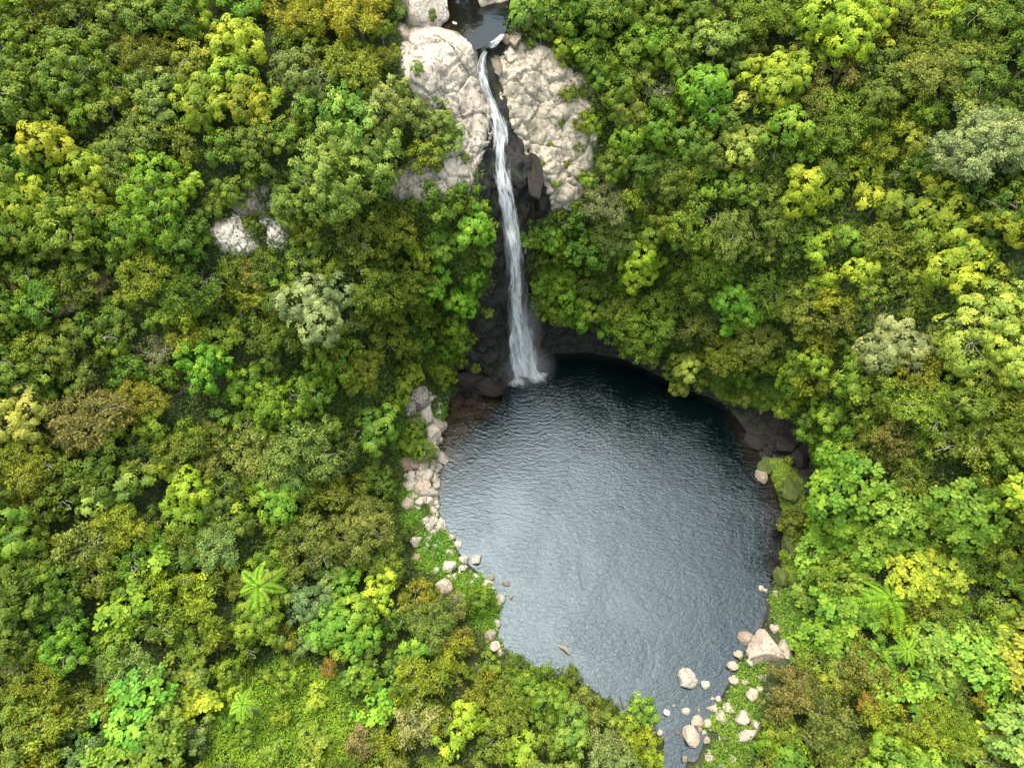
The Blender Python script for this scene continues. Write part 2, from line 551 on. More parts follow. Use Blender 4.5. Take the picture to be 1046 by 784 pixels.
def mat_water(name, ox, oy, rings=True, shallow=True, base=(0.0006, 0.0022, 0.0025), ior=1.46):
    t = NT(name)
    pos = t.pos()
    mp = t.n('Mapping', ins={'Location': (-ox, -oy, 0)})
    t.l(pos, mp.inputs[0])
    col = t.mixc(t.ramp(t.noise(0.12, 3, 0.5, pos), [(0.35, 0), (0.65, 1)]), base, (0.0009, 0.0032, 0.0035))
    if shallow:
        sh = t.n('Attribute', attribute_name='shallow')
        bed = t.mixc(t.ramp(t.noise(1.2, 5, 0.65, pos), [(0.4, 0), (0.65, 1)]), (0.014, 0.009, 0.006), (0.042, 0.028, 0.018))
        col = t.mixc(sh.outputs['Fac'], col, bed)
    # ripples: rings near the splash, wind chop in patches elsewhere
    if rings:
        def ring(scale, dist):
            w_ = t.n('TexWave', wave_type='RINGS', rings_direction='SPHERICAL', wave_profile='SIN',
                     ins={'Scale': scale, 'Distortion': dist, 'Detail': 4.0, 'Detail Scale': 0.6, 'Detail Roughness': 0.7})
            t.l(mp.outputs[0], w_.inputs[0])
            return w_.outputs['Fac']
        ln = t.n('VectorMath', operation='LENGTH')
        t.l(mp.outputs[0], ln.inputs[0])
        near_ = t.ramp(t.math('DIVIDE', ln.outputs['Value'], 40.0), [(0.05, 1.0), (0.55, 0.22)])
        patch = t.ramp(t.noise(0.13, 4, 0.6, pos, 0.8), [(0.32, 0.12), (0.68, 1.0)])
        patch2 = t.ramp(t.noise(0.22, 4, 0.6, pos, 0.8), [(0.35, 0.5), (0.65, 1.0)])
        h = t.math('MULTIPLY', t.math('ADD', t.math('MULTIPLY', ring(.62, 13.0), .34), t.math('MULTIPLY', ring(1.05, 20.0), .26)), t.math('MULTIPLY', near_, patch))
        sm = t.n('Mapping', ins={'Rotation': (0, 0, .5), 'Scale': (.8, 1.9, 1)})
        t.l(pos, sm.inputs[0])
        chop = t.math('ADD', t.math('MULTIPLY', t.noise(2.1, 5, 0.68, sm.outputs[0], 0.6), 0.8), t.math('MULTIPLY', t.noise(4.5, 3, 0.6, sm.outputs[0], 0.3), .28))
        h = t.math('ADD', h, t.math('MULTIPLY', chop, t.math('MULTIPLY', patch2, 1.7)))
    else:
        h = t.noise(1.5, 3, 0.5, pos)
    nrm = t.bump(h, 0.36, 0.10 if rings else 0.05)
    p = t.n('BsdfPrincipled', ins={'Base Color': col, 'Roughness': 0.10, 'IOR': ior, 'Specular Tint': (.72, .895, 1.0, 1), 'Normal': nrm})
    return t.done(p.outputs[0])


wx = np.arange(-14, 36, 0.25)
wy = np.arange(-14, 50, 0.25)
# pool sheet: polar, a little past the shore so that the banks cut it
fr = np.concatenate([np.linspace(0, 0.9, 40), np.linspace(0.91, 1.0, 14), [1.03, 1.08]])
pr = RP[:, None] * fr[None, :]
pool_v = np.stack([CEN[0] + ca[:, None] * pr, CEN[1] + sa[:, None] * pr, np.zeros_like(pr)], 2)
upx = project(pool_v.reshape(-1, 3))
shal = np.zeros(len(upx))
SHALLOW = [([(452, 395), (500, 400), (505, 412), (485, 430), (470, 470), (448, 500), (440, 450)], 0.9, 26),
           ([(752, 430), (805, 470), (810, 610), (788, 610), (790, 560), (782, 500)], 0.45, 26),
           ]
for poly, k, wdt in SHALLOW:
    s = np.where(in_poly(upx[:, 0], upx[:, 1], poly), 1, -1) * poly_dist(upx[:, 0], upx[:, 1], poly)
    shal = np.maximum(shal, np.clip(0.5 + s / wdt, 0, 1) * k)
edge = np.repeat(np.clip((fr[None, :] - 0.955) / 0.045, 0, 1), NTH, 0).ravel() * 0.35
shal = np.maximum(shal, edge)
pm = mesh_np('water', pool_v.reshape(-1, 3), grid_faces(NTH, len(fr), True), mat_water('pool_water', SPL[0], SPL[1]), {'shallow': shal}, smooth=True)
tag(obj('water', pm), kind='structure')
# the outlet stream running out of the frame
OUT = [(672, 722), (714, 722), (708, 745), (702, 770), (700, 800), (700, 860), (672, 860), (674, 800), (677, 770), (680, 748)]
ow = np.array([at(u, v, 0.004) for u, v in OUT])
tag(obj('outlet_stream', mesh_np('outlet_stream', ow, np.array([list(range(len(OUT)))]), mat_water('outlet_water', SPL[0], SPL[1], True, False))), kind='structure')
bwid = np.array([[*p, ZB - 0.12] for p in (np.array([at(u, v, ZB)[:2] for u, v in BASIN_PX]))])
cb = bwid.mean(0)
bwid = cb + (bwid - cb) * 1.06
bwid[:, 2] = ZB - 0.12
tag(obj('upper_stream', mesh_np('upper_stream', bwid, np.array([list(range(len(bwid)))]), mat_water('upper_water', 0, 0, False, False, (.014, .009, .0045), 1.34))), kind='structure')


# lower the ground along the outlet so the water shows
def carve_outlet():
    path = np.array([at(u, v)[:2] for u, v in ((690, 725), (692, 745), (688, 770), (686, 800), (686, 860))])
    P = Vf[:, :2]
    best = np.full(len(P), 1e9)
    for a, b in zip(path[:-1], path[1:]):
        ab = b - a
        t = np.clip(((P - a) @ ab) / (ab @ ab), 0, 1)
        best = np.minimum(best, np.hypot(*(P - a - t[:, None] * ab).T))
    wv = np.clip((2.0 - best) / 1.0, 0, 1) * (Vf[:, 2] < 4)
    Vf[:, 2] = Vf[:, 2] * (1 - wv) + np.minimum(Vf[:, 2], -0.35) * wv
    tme.vertices.foreach_set('co', Vf.astype(np.float32).ravel())
    tme.update()


carve_outlet()
BVH = make_bvh(V)

# ------------------------------------------------------------------ rock slabs beside the falls
def slab(name, poly, bulge, label, step=1.3, jagged=6):
    P = np.array(poly, float)
    u0, v0 = P.min(0) - 6
    u1, v1 = P.max(0) + 6
    us = np.arange(u0, u1, step)
    vs = np.arange(v0, v1, step)
    U, W = np.meshgrid(us, vs, indexing='ij')
    jag = np.array([[noise.fractal((a * .06, b * .06, 3.1), 1, 2, 3) for b in vs] for a in us]) * jagged
    s = np.where(in_poly(U, W, poly), 1, -1) * poly_dist(U, W, poly) + jag
    vert = np.zeros((len(us), len(vs), 3))
    ok = np.zeros((len(us), len(vs)), bool)
    for i in range(len(us)):
        for j in range(len(vs)):
            if s[i, j] < -5: continue
            p, n = cast(us[i], vs[j])
            if p is None: continue
            n = 0.35 * n + np.array([0, -0.55, 0.62])
            n /= np.linalg.norm(n)
            e = s[i, j]
            off = -0.9 + 0.9 * min(1, max(0, (e + 5) / 7)) + bulge * (1 - math.exp(-max(e, 0) / 14))
            q = Vector(p * (0.42, 0.42, 0.34))
            wq = q + 0.22 * noise.noise_vector(q * 1.3)
            for sc_, amp_, cw, cd_ in ((1.0, .55, .03, .30), (2.3, .22, .035, .11), (5.0, .06, .05, .03)):
                d, pts = noise.voronoi(wq * sc_)
                cpt = Vector(pts[0])
                tl = noise.noise_vector(cpt * 5.3 + Vector((7, 1, 3)))
                off += amp_ * (0.55 * noise.noise(cpt * 9.1) + 0.8 * tl.dot(wq * sc_ - cpt)) - cd_ * math.exp(-((d[1] - d[0]) / cw) ** 2)
            off += 0.05 * noise.fractal(Vector(p * 2.2), 1, 2, 4)
            vert[i, j] = p + n * off
            ok[i, j] = True
    idx = -np.ones(ok.shape, int)
    idx[ok] = np.arange(ok.sum())
    f = np.stack([idx[:-1, :-1], idx[:-1, 1:], idx[1:, 1:], idx[1:, :-1]], -1).reshape(-1, 4)
    f = f[(f >= 0).all(1)]
    o = obj(name, mesh_np(name, vert[ok], f, M['rock']))
    return tag(o, label, 'rock')


slab('rock_slab', PALE_L, 0.5, 'pale cracked bedrock slab between the falls and the big pale green tree').color = (1.22, 1.13, 1.04, 1)
slab('rock_slab', PALE_R, 0.7, 'wide cream bedrock face with scattered tufts, opposite the big pale tree').color = (1.26, 1.16, 1.0, 1)

# ------------------------------------------------------------------ tubes
def tube(path, radii, sides=6):
    path = np.asarray(path, float)
    radii = np.asarray(radii, float)
    n = len(path)
    tan = np.gradient(path, axis=0)
    tan /= np.linalg.norm(tan, axis=1, keepdims=True) + 1e-9
    ref = np.array([0.31, 0.77, 0.55])
    a = np.cross(tan, ref)
    a /= np.linalg.norm(a, axis=1, keepdims=True) + 1e-9
    b = np.cross(tan, a)
    k = np.arange(sides) * 2 * np.pi / sides
    vs = path[:, None, :] + radii[:, None, None] * (np.cos(k)[None, :, None] * a[:, None, :] + np.sin(k)[None, :, None] * b[:, None, :])
    vs = vs.reshape(-1, 3)
    i = np.arange(n - 1)
    I, K = np.meshgrid(i, np.arange(sides), indexing='ij')
    K2 = (K + 1) % sides
    f = np.stack([I * sides + K, I * sides + K2, (I + 1) * sides + K2, (I + 1) * sides + K], -1).reshape(-1, 4)
    return vs, f


class Tubes:
    def __init__(s): s.v, s.f, s.n = [], [], 0
    def add(s, path, radii, sides=6):
        v, f = tube(path, radii, sides)
        s.v.append(v); s.f.append(f + s.n); s.n += len(v)
    def mesh(s, name, mat): return mesh_np(name, np.concatenate(s.v), np.concatenate(s.f), mat, smooth=True)


def limb_path(a, b, k=6, wob=0.12, r=rng):
    t = np.linspace(0, 1, k)[:, None]
    a, b = np.asarray(a, float), np.asarray(b, float)
    L = np.linalg.norm(b - a)
    p = a + (b - a) * t
    p += r.normal(0, wob * L * 0.35, (k, 3)) * np.sin(t * np.pi)
    p[:, 2] += 0.12 * L * np.sin(t[:, 0] * np.pi)
    return p


# ------------------------------------------------------------------ leaves
def unit(a): return a / (np.linalg.norm(a, axis=-1, keepdims=True) + 1e-9)


def leaf_quads(c, n, d, L, W, fold=0.12, droop=0.0):
    """rhombic leaves: c centre, n facing, d tip direction"""
    d = unit(d - n * (d * n).sum(1, keepdims=True))
    s = np.cross(n, d)
    L, W = L[:, None], W[:, None]
    base = c - d * L * .5
    tip = c + d * L * .5 - n * droop * L
    l = c - d * L * .08 + s * W * .5 + n * W * fold
    r = c - d * L * .08 - s * W * .5 + n * W * fold
    v = np.stack([base, r, tip, l], 1).reshape(-1, 3)
    f = np.arange(len(c) * 4).reshape(-1, 4)
    return v, f


def leaf_hex(c, n, d, L, W, fold=0.08):
    d = unit(d - n * (d * n).sum(1, keepdims=True))
    s = np.cross(n, d)
    L, W = L[:, None], W[:, None]
    pts = [c - d * L * .48 + 0 * s, c - d * L * .22 - s * W * .46 + n * W * fold, c + d * L * .12 - s * W * .42 + n * W * fold, c + d * L * .52,
           c + d * L * .12 + s * W * .42 + n * W * fold, c - d * L * .22 + s * W * .46 + n * W * fold]
    v = np.stack(pts, 1).reshape(-1, 3)
    return v, np.arange(len(c) * 6).reshape(-1, 6)


def sph(k, r):
    return unit(r.normal(size=(k, 3)))


STYLE = {  # tip spacing, leaves per tip, leaf L, leaf W, clump radius
    'F': dict(sp=0.50, n=50, L=.19, W=.075, cr=.36),
    'B': dict(sp=0.64, n=62, L=.17, W=.11, cr=.36),
    'R': dict(sp=0.64, n=54, L=.21, W=.12, cr=.38),
    'L': dict(sp=0.56, n=17, L=.25, W=.21, cr=.40),
    'S': dict(sp=0.46, n=36, L=.17, W=.10, cr=.32),
}


def crown_tips(R, style, r, flat=0.8):
    nl = int(np.clip(3.6 * R, 5, 17))
    lobes = []
    for i in range(nl):
        a = i * 2.399 + r.uniform(-.5, .5)
        q = R * math.sqrt((i + .2) / nl) * r.uniform(.58, .86)
        lr = R * r.uniform(.22, .50)
        if style == 'S': lr *= 1.1
        lobes.append((q * math.cos(a), q * math.sin(a), R * (.34 * (1 - (q / R) ** 1.3) + r.uniform(-.2, .28)) * flat, lr))
    lobes = np.array(lobes)
    pts, nrm, lob = [], [], []
    st = STYLE[style]
    for k, (x, y, z, lr) in enumerate(lobes):
        m = int(4 * math.pi * lr * lr / st['sp'] ** 2 * 0.85)
        d = sph(m, r)
        d = d[d[:, 2] > -0.7]
        p = np.array([x, y, z]) + d * np.array([lr, lr, lr * flat]) * r.uniform(.74, 1.14, (len(d), 1))
        keep = np.ones(len(p), bool)
        for k2, (x2, y2, z2, lr2) in enumerate(lobes):
            if k2 == k: continue
            q = (p - np.array([x2, y2, z2])) / np.array([lr2, lr2, lr2 * flat])
            keep &= (q ** 2).sum(1) > .72
        pts.append(p[keep]); nrm.append(d[keep]); lob.append(np.full(keep.sum(), k))
    pts, nrm, lob = np.concatenate(pts), np.concatenate(nrm), np.concatenate(lob)
    # irregular gaps
    g = np.array([noise.noise(Vector(p * (1.1 / max(R * .3, .6))) + Vector((R * 7, 3, r.uniform(0, .01)))) for p in pts])
    keep = g > -0.42
    pts, nrm, lob = pts[keep], nrm[keep], lob[keep]
    # stray shoots that stand out of the crown
    k = r.choice(len(pts), int(len(pts) * .10))
    pts[k] += nrm[k] * R * r.uniform(.05, .22, (len(k), 1)) + r.normal(0, .05 * R, (len(k), 3))
    return lobes, pts, nrm, lob


def make_crown(name, R, style, seed):
    r = np.random.default_rng(seed)
    st = STYLE[style]
    lobes, tips, tn, lob = crown_tips(R, style, r, .72 if style in 'LS' else .85)
    nt = len(tips)
    lobe_tone = r.uniform(-.18, .18, len(lobes))
    tone_tip = np.clip(.5 + lobe_tone[lob] + r.normal(0, .24, nt), 0, 1)
    k = st['n']
    ti = np.repeat(np.arange(nt), k)
    T, Nn = tips[ti], unit(tn[ti] + np.array([0, 0, .55]))
    m = len(ti)
    if style == 'F':
        off = sph(m, r) * (r.uniform(0, 1, (m, 1)) ** .6) * st['cr'] * np.array([1, 1, .7])
        n = unit(Nn * .8 + sph(m, r) * .8)
        d = unit(off + tn[ti] * .5 + sph(m, r) * .25)
    elif style in 'BS':
        dd = unit(sph(m, r) + Nn * .7)
        off = dd * st['cr'] * r.uniform(.45, 1, (m, 1)) * np.array([1, 1, .72])
        n = unit(Nn * .9 + dd * .5 + sph(m, r) * .45)
        d = unit(dd + sph(m, r) * .5)
    elif style == 'R':
        # whorls of leaves spreading from each shoot
        ph = r.uniform(0, 2 * np.pi, m)
        ax = Nn
        e1 = unit(np.cross(ax, np.array([.3, .2, .93]) + 0 * ax))
        e2 = np.cross(ax, e1)
        out = np.cos(ph)[:, None] * e1 + np.sin(ph)[:, None] * e2
        ring_ = r.uniform(0.15, 1, (m, 1))
        off = out * st['cr'] * ring_ + ax * st['cr'] * (.55 * (1 - ring_ ** 2) - .1)
        n = unit(ax + out * .45 * ring_ + sph(m, r) * .25)
        d = out
    else:
        off = sph(m, r) * st['cr'] * r.uniform(.3, 1, (m, 1)) * np.array([1, 1, .4])
        n = unit(Nn * .7 + np.array([0, 0, .7]) + sph(m, r) * .35)
        d = unit(off * np.array([1, 1, .3]) + tn[ti] * np.array([1, 1, 0]) * .3 + sph(m, r) * .3 - np.array([0, 0, .15]))
    C = T + off
    sz = r.uniform(.7, 1.3, m)
    tone = np.clip(tone_tip[ti] + r.normal(0, .05, m), 0, 1)
    L_, W_ = st['L'] * sz, st['W'] * sz * r.uniform(.8, 1.2, m)
    # inner foliage that closes the crown from below
    mi = int(m * .10)
    li = r.integers(0, len(lobes), mi)
    ci = lobes[li, :3] + sph(mi, r) * lobes[li, 3:4] * r.uniform(.3, .75, (mi, 1))
    C = np.concatenate([C, ci]); n = np.concatenate([n, unit(sph(mi, r) + np.array([0, 0, .8]))]); d = np.concatenate([d, sph(mi, r)])
    L_ = np.concatenate([L_, np.full(mi, st['L'] * 1.5)]); W_ = np.concatenate([W_, np.full(mi, st['W'] * 1.7)])
    tone = np.concatenate([tone, np.full(mi, .35)])
    if style == 'L':
        v, f = leaf_hex(C, n, d, L_, W_)
        tone = np.repeat(tone, 6)
    else:
        v, f = leaf_quads(C, n, d, L_, W_, .14, .08)
        tone = np.repeat(tone, 4)
    crown = mesh_np(name + '_crown', v, f, M['leaf'], {'tone': tone})
    # trunk and limbs, in the frame whose origin is the crown centre
    tb = Tubes()
    H = R * 1.25 + .9
    base = np.array([r.normal(0, .06) * R, r.normal(0, .06) * R, -H - 1.0])
    fork = np.array([0, 0, -.55 * R])
    tr = .035 * R + .04
    tb.add(limb_path(base, fork, 6, .05, r), np.linspace(tr * 1.35, tr * .75, 6), 7)
    for (x, y, z, lr) in lobes:
        e = np.array([x, y, z + lr * .35])
        pth = limb_path(fork + r.normal(0, .05 * R, 3), e, 6, .16, r)
        tb.add(pth, np.linspace(tr * .55, .025, 6), 5)
        for _ in range(3):
            q = pth[r.integers(3, 6)]
            dv = unit(r.normal(size=3) + np.array([x, y, z + R * .6]) / R)
            ext = 1.16 if style in 'F' else 1.0
            tb.add(limb_path(q, np.array([x, y, z]) + dv * lr * ext * r.uniform(.8, 1.1), 5, .2, r), np.linspace(.045, .014, 5), 4)
    trunk = tb.mesh(name + '_trunk', M['bark'])
    return crown, trunk, H, R


# size classes of every kind of crown
PROTO = {}
sid = 100
for stl, radii in (('F', (1.5, 2.3, 3.2)), ('B', (1.5, 2.3, 3.4)), ('R', (1.5, 2.2, 3.2)), ('L', (1.6, 2.6)), ('S', (1.3, 2.2))):
    PROTO[stl] = []
    for R in radii:
        for k in range(3):
            sid += 1
            PROTO[stl].append(make_crown({'F': 'fine', 'B': 'broad', 'R': 'whorl', 'L': 'large', 'S': 'low'}[stl], R, stl, sid))


def make_frond(seed, L=2.3):
    r = np.random.default_rng(seed)
    k = 26
    t = np.linspace(0, 1, k)
    path = np.stack([L * t, 0.05 * L * np.sin(t * 2.2 + r.uniform(-1, 1)), L * (.34 * t - .86 * t ** 2.1)], 1)
    tan = unit(np.gradient(path, axis=0))
    C, Nn, D, Ls, Ws = [], [], [], [], []
    for i in range(2, k):
        w = L * .27 * math.sin(math.pi * (t[i] * .90 + .07)) ** .8
        for sgn in (-1, 1):
            side = np.array([0, sgn, 0]) * .95 + tan[i] * .38 - np.array([0, 0, .18])
            side = unit(side)
            C.append(path[i] + side * w * .5); D.append(side); Nn.append(np.array([-.1, 0, 1]) + r.normal(0, .12, 3))
            Ls.append(w * 1.05); Ws.append(L / k * .92)
    v, f = leaf_quads(np.array(C), unit(np.array(Nn)), np.array(D), np.array(Ls), np.array(Ws), .05, .05)
    tv, tf = tube(path, np.linspace(.035, .008, k), 4)
    tone = np.concatenate([np.full(len(v), .55), np.full(len(tv), .2)])
    return mesh_np('frond', np.concatenate([v, tv]), np.concatenate([f, tf + len(v)]), M['leaf'], {'tone': tone})


FRONDS = [make_frond(s) for s in (1, 2, 3, 4)]


def make_dead(seed, R=2.0):
    r = np.random.default_rng(seed)
    tb = Tubes()
    H = R * 1.25 + .9
    tips = []
    def grow(p, d, L, rad_, lev):
        e = p + d * L
        tb.add(limb_path(p, e, 6, .25, r), np.linspace(rad_, rad_ * .55, 6), 5)
        if lev == 0:
            tips.append(e); return
        for _ in range(r.integers(2, 4)):
            nd = unit(d + r.normal(0, .62, 3) + np.array([0, 0, .1]))
            grow(e, nd, L * r.uniform(.55, .8), rad_ * .55, lev - 1)
    tb.add(limb_path((0, 0, -H - 1), (0, 0, -.6 * R), 6, .05, r), np.linspace(.17, .12, 6), 7)
    for k in range(7):
        a = k * .95 + r.uniform(-.3, .3)
        grow(np.array([0, 0, -.6 * R]), unit(np.array([math.cos(a), math.sin(a), .55 + r.uniform(-.2, .3)])), R * .5, .07, 3)
    tips = np.array(tips)
    m = len(tips) * 16
    ti = r.integers(0, len(tips), m)
    c = tips[ti] + r.normal(0, .24, (m, 3))
    v, f = leaf_quads(c, unit(sph(m, r) + np.array([0, 0, .5])), sph(m, r), r.uniform(.12, .26, m), r.uniform(.06, .12, m))
    return mesh_np('dead_crown', v, f, M['leaf'], {'tone': np.repeat(r.uniform(0, 1, m), 4)}), tb.mesh('dead_trunk', M['dead']), H, R


PROTO['D'] = [make_dead(s) for s in (11, 12, 13)]

# ------------------------------------------------------------------ colours of foliage (leaf reflectance)
PAL = {
    'li': ((.225, .305, .018), 'lime green'), 'ye': ((.250, .230, .018), 'golden yellow'), 'yl': ((.210, .255, .014), 'yellow green'),
    'ol': ((.112, .150, .017), 'olive'), 'mi': ((.080, .145, .012), 'mid green'), 'ml': ((.120, .195, .014), 'fresh green'),
    'da': ((.050, .092, .012), 'dark green'), 'em': ((.098, .215, .014), 'emerald'), 'ed': ((.056, .128, .014), 'deep emerald'),
    'el': ((.118, .232, .020), 'bright emerald'), 'si': ((.170, .215, .070), 'silvery green'), 'so': ((.140, .175, .036), 'grey olive'),
    'pg': ((.165, .235, .042), 'pale green'), 'br': ((.128, .128, .028), 'brownish'), 'be': ((.220, .195, .080), 'straw beige'),
    'te': ((.110, .185, .055), 'blue green'), 'or': ((.21, .15, .018), 'orange'), 'yo': ((.165, .188, .015), 'yellowish olive'),
    'pl': ((.250, .305, .045), 'pale lime'),
}
NOUN = {'F': ('fine_leaved_tree', 'feathery tree', 'tree'), 'B': ('broadleaf_tree', 'broadleaf tree', 'tree'), 'R': ('whorled_tree', 'clumpy leaved tree', 'tree'),
        'L': ('large_leaved_shrub', 'large leaved shrub', 'shrub'), 'S': ('low_shrub', 'low shrub', 'shrub'), 'D': ('dead_tree', 'bare twiggy tree', 'tree'),
        'T': ('tree_fern', 'tree fern', 'fern')}

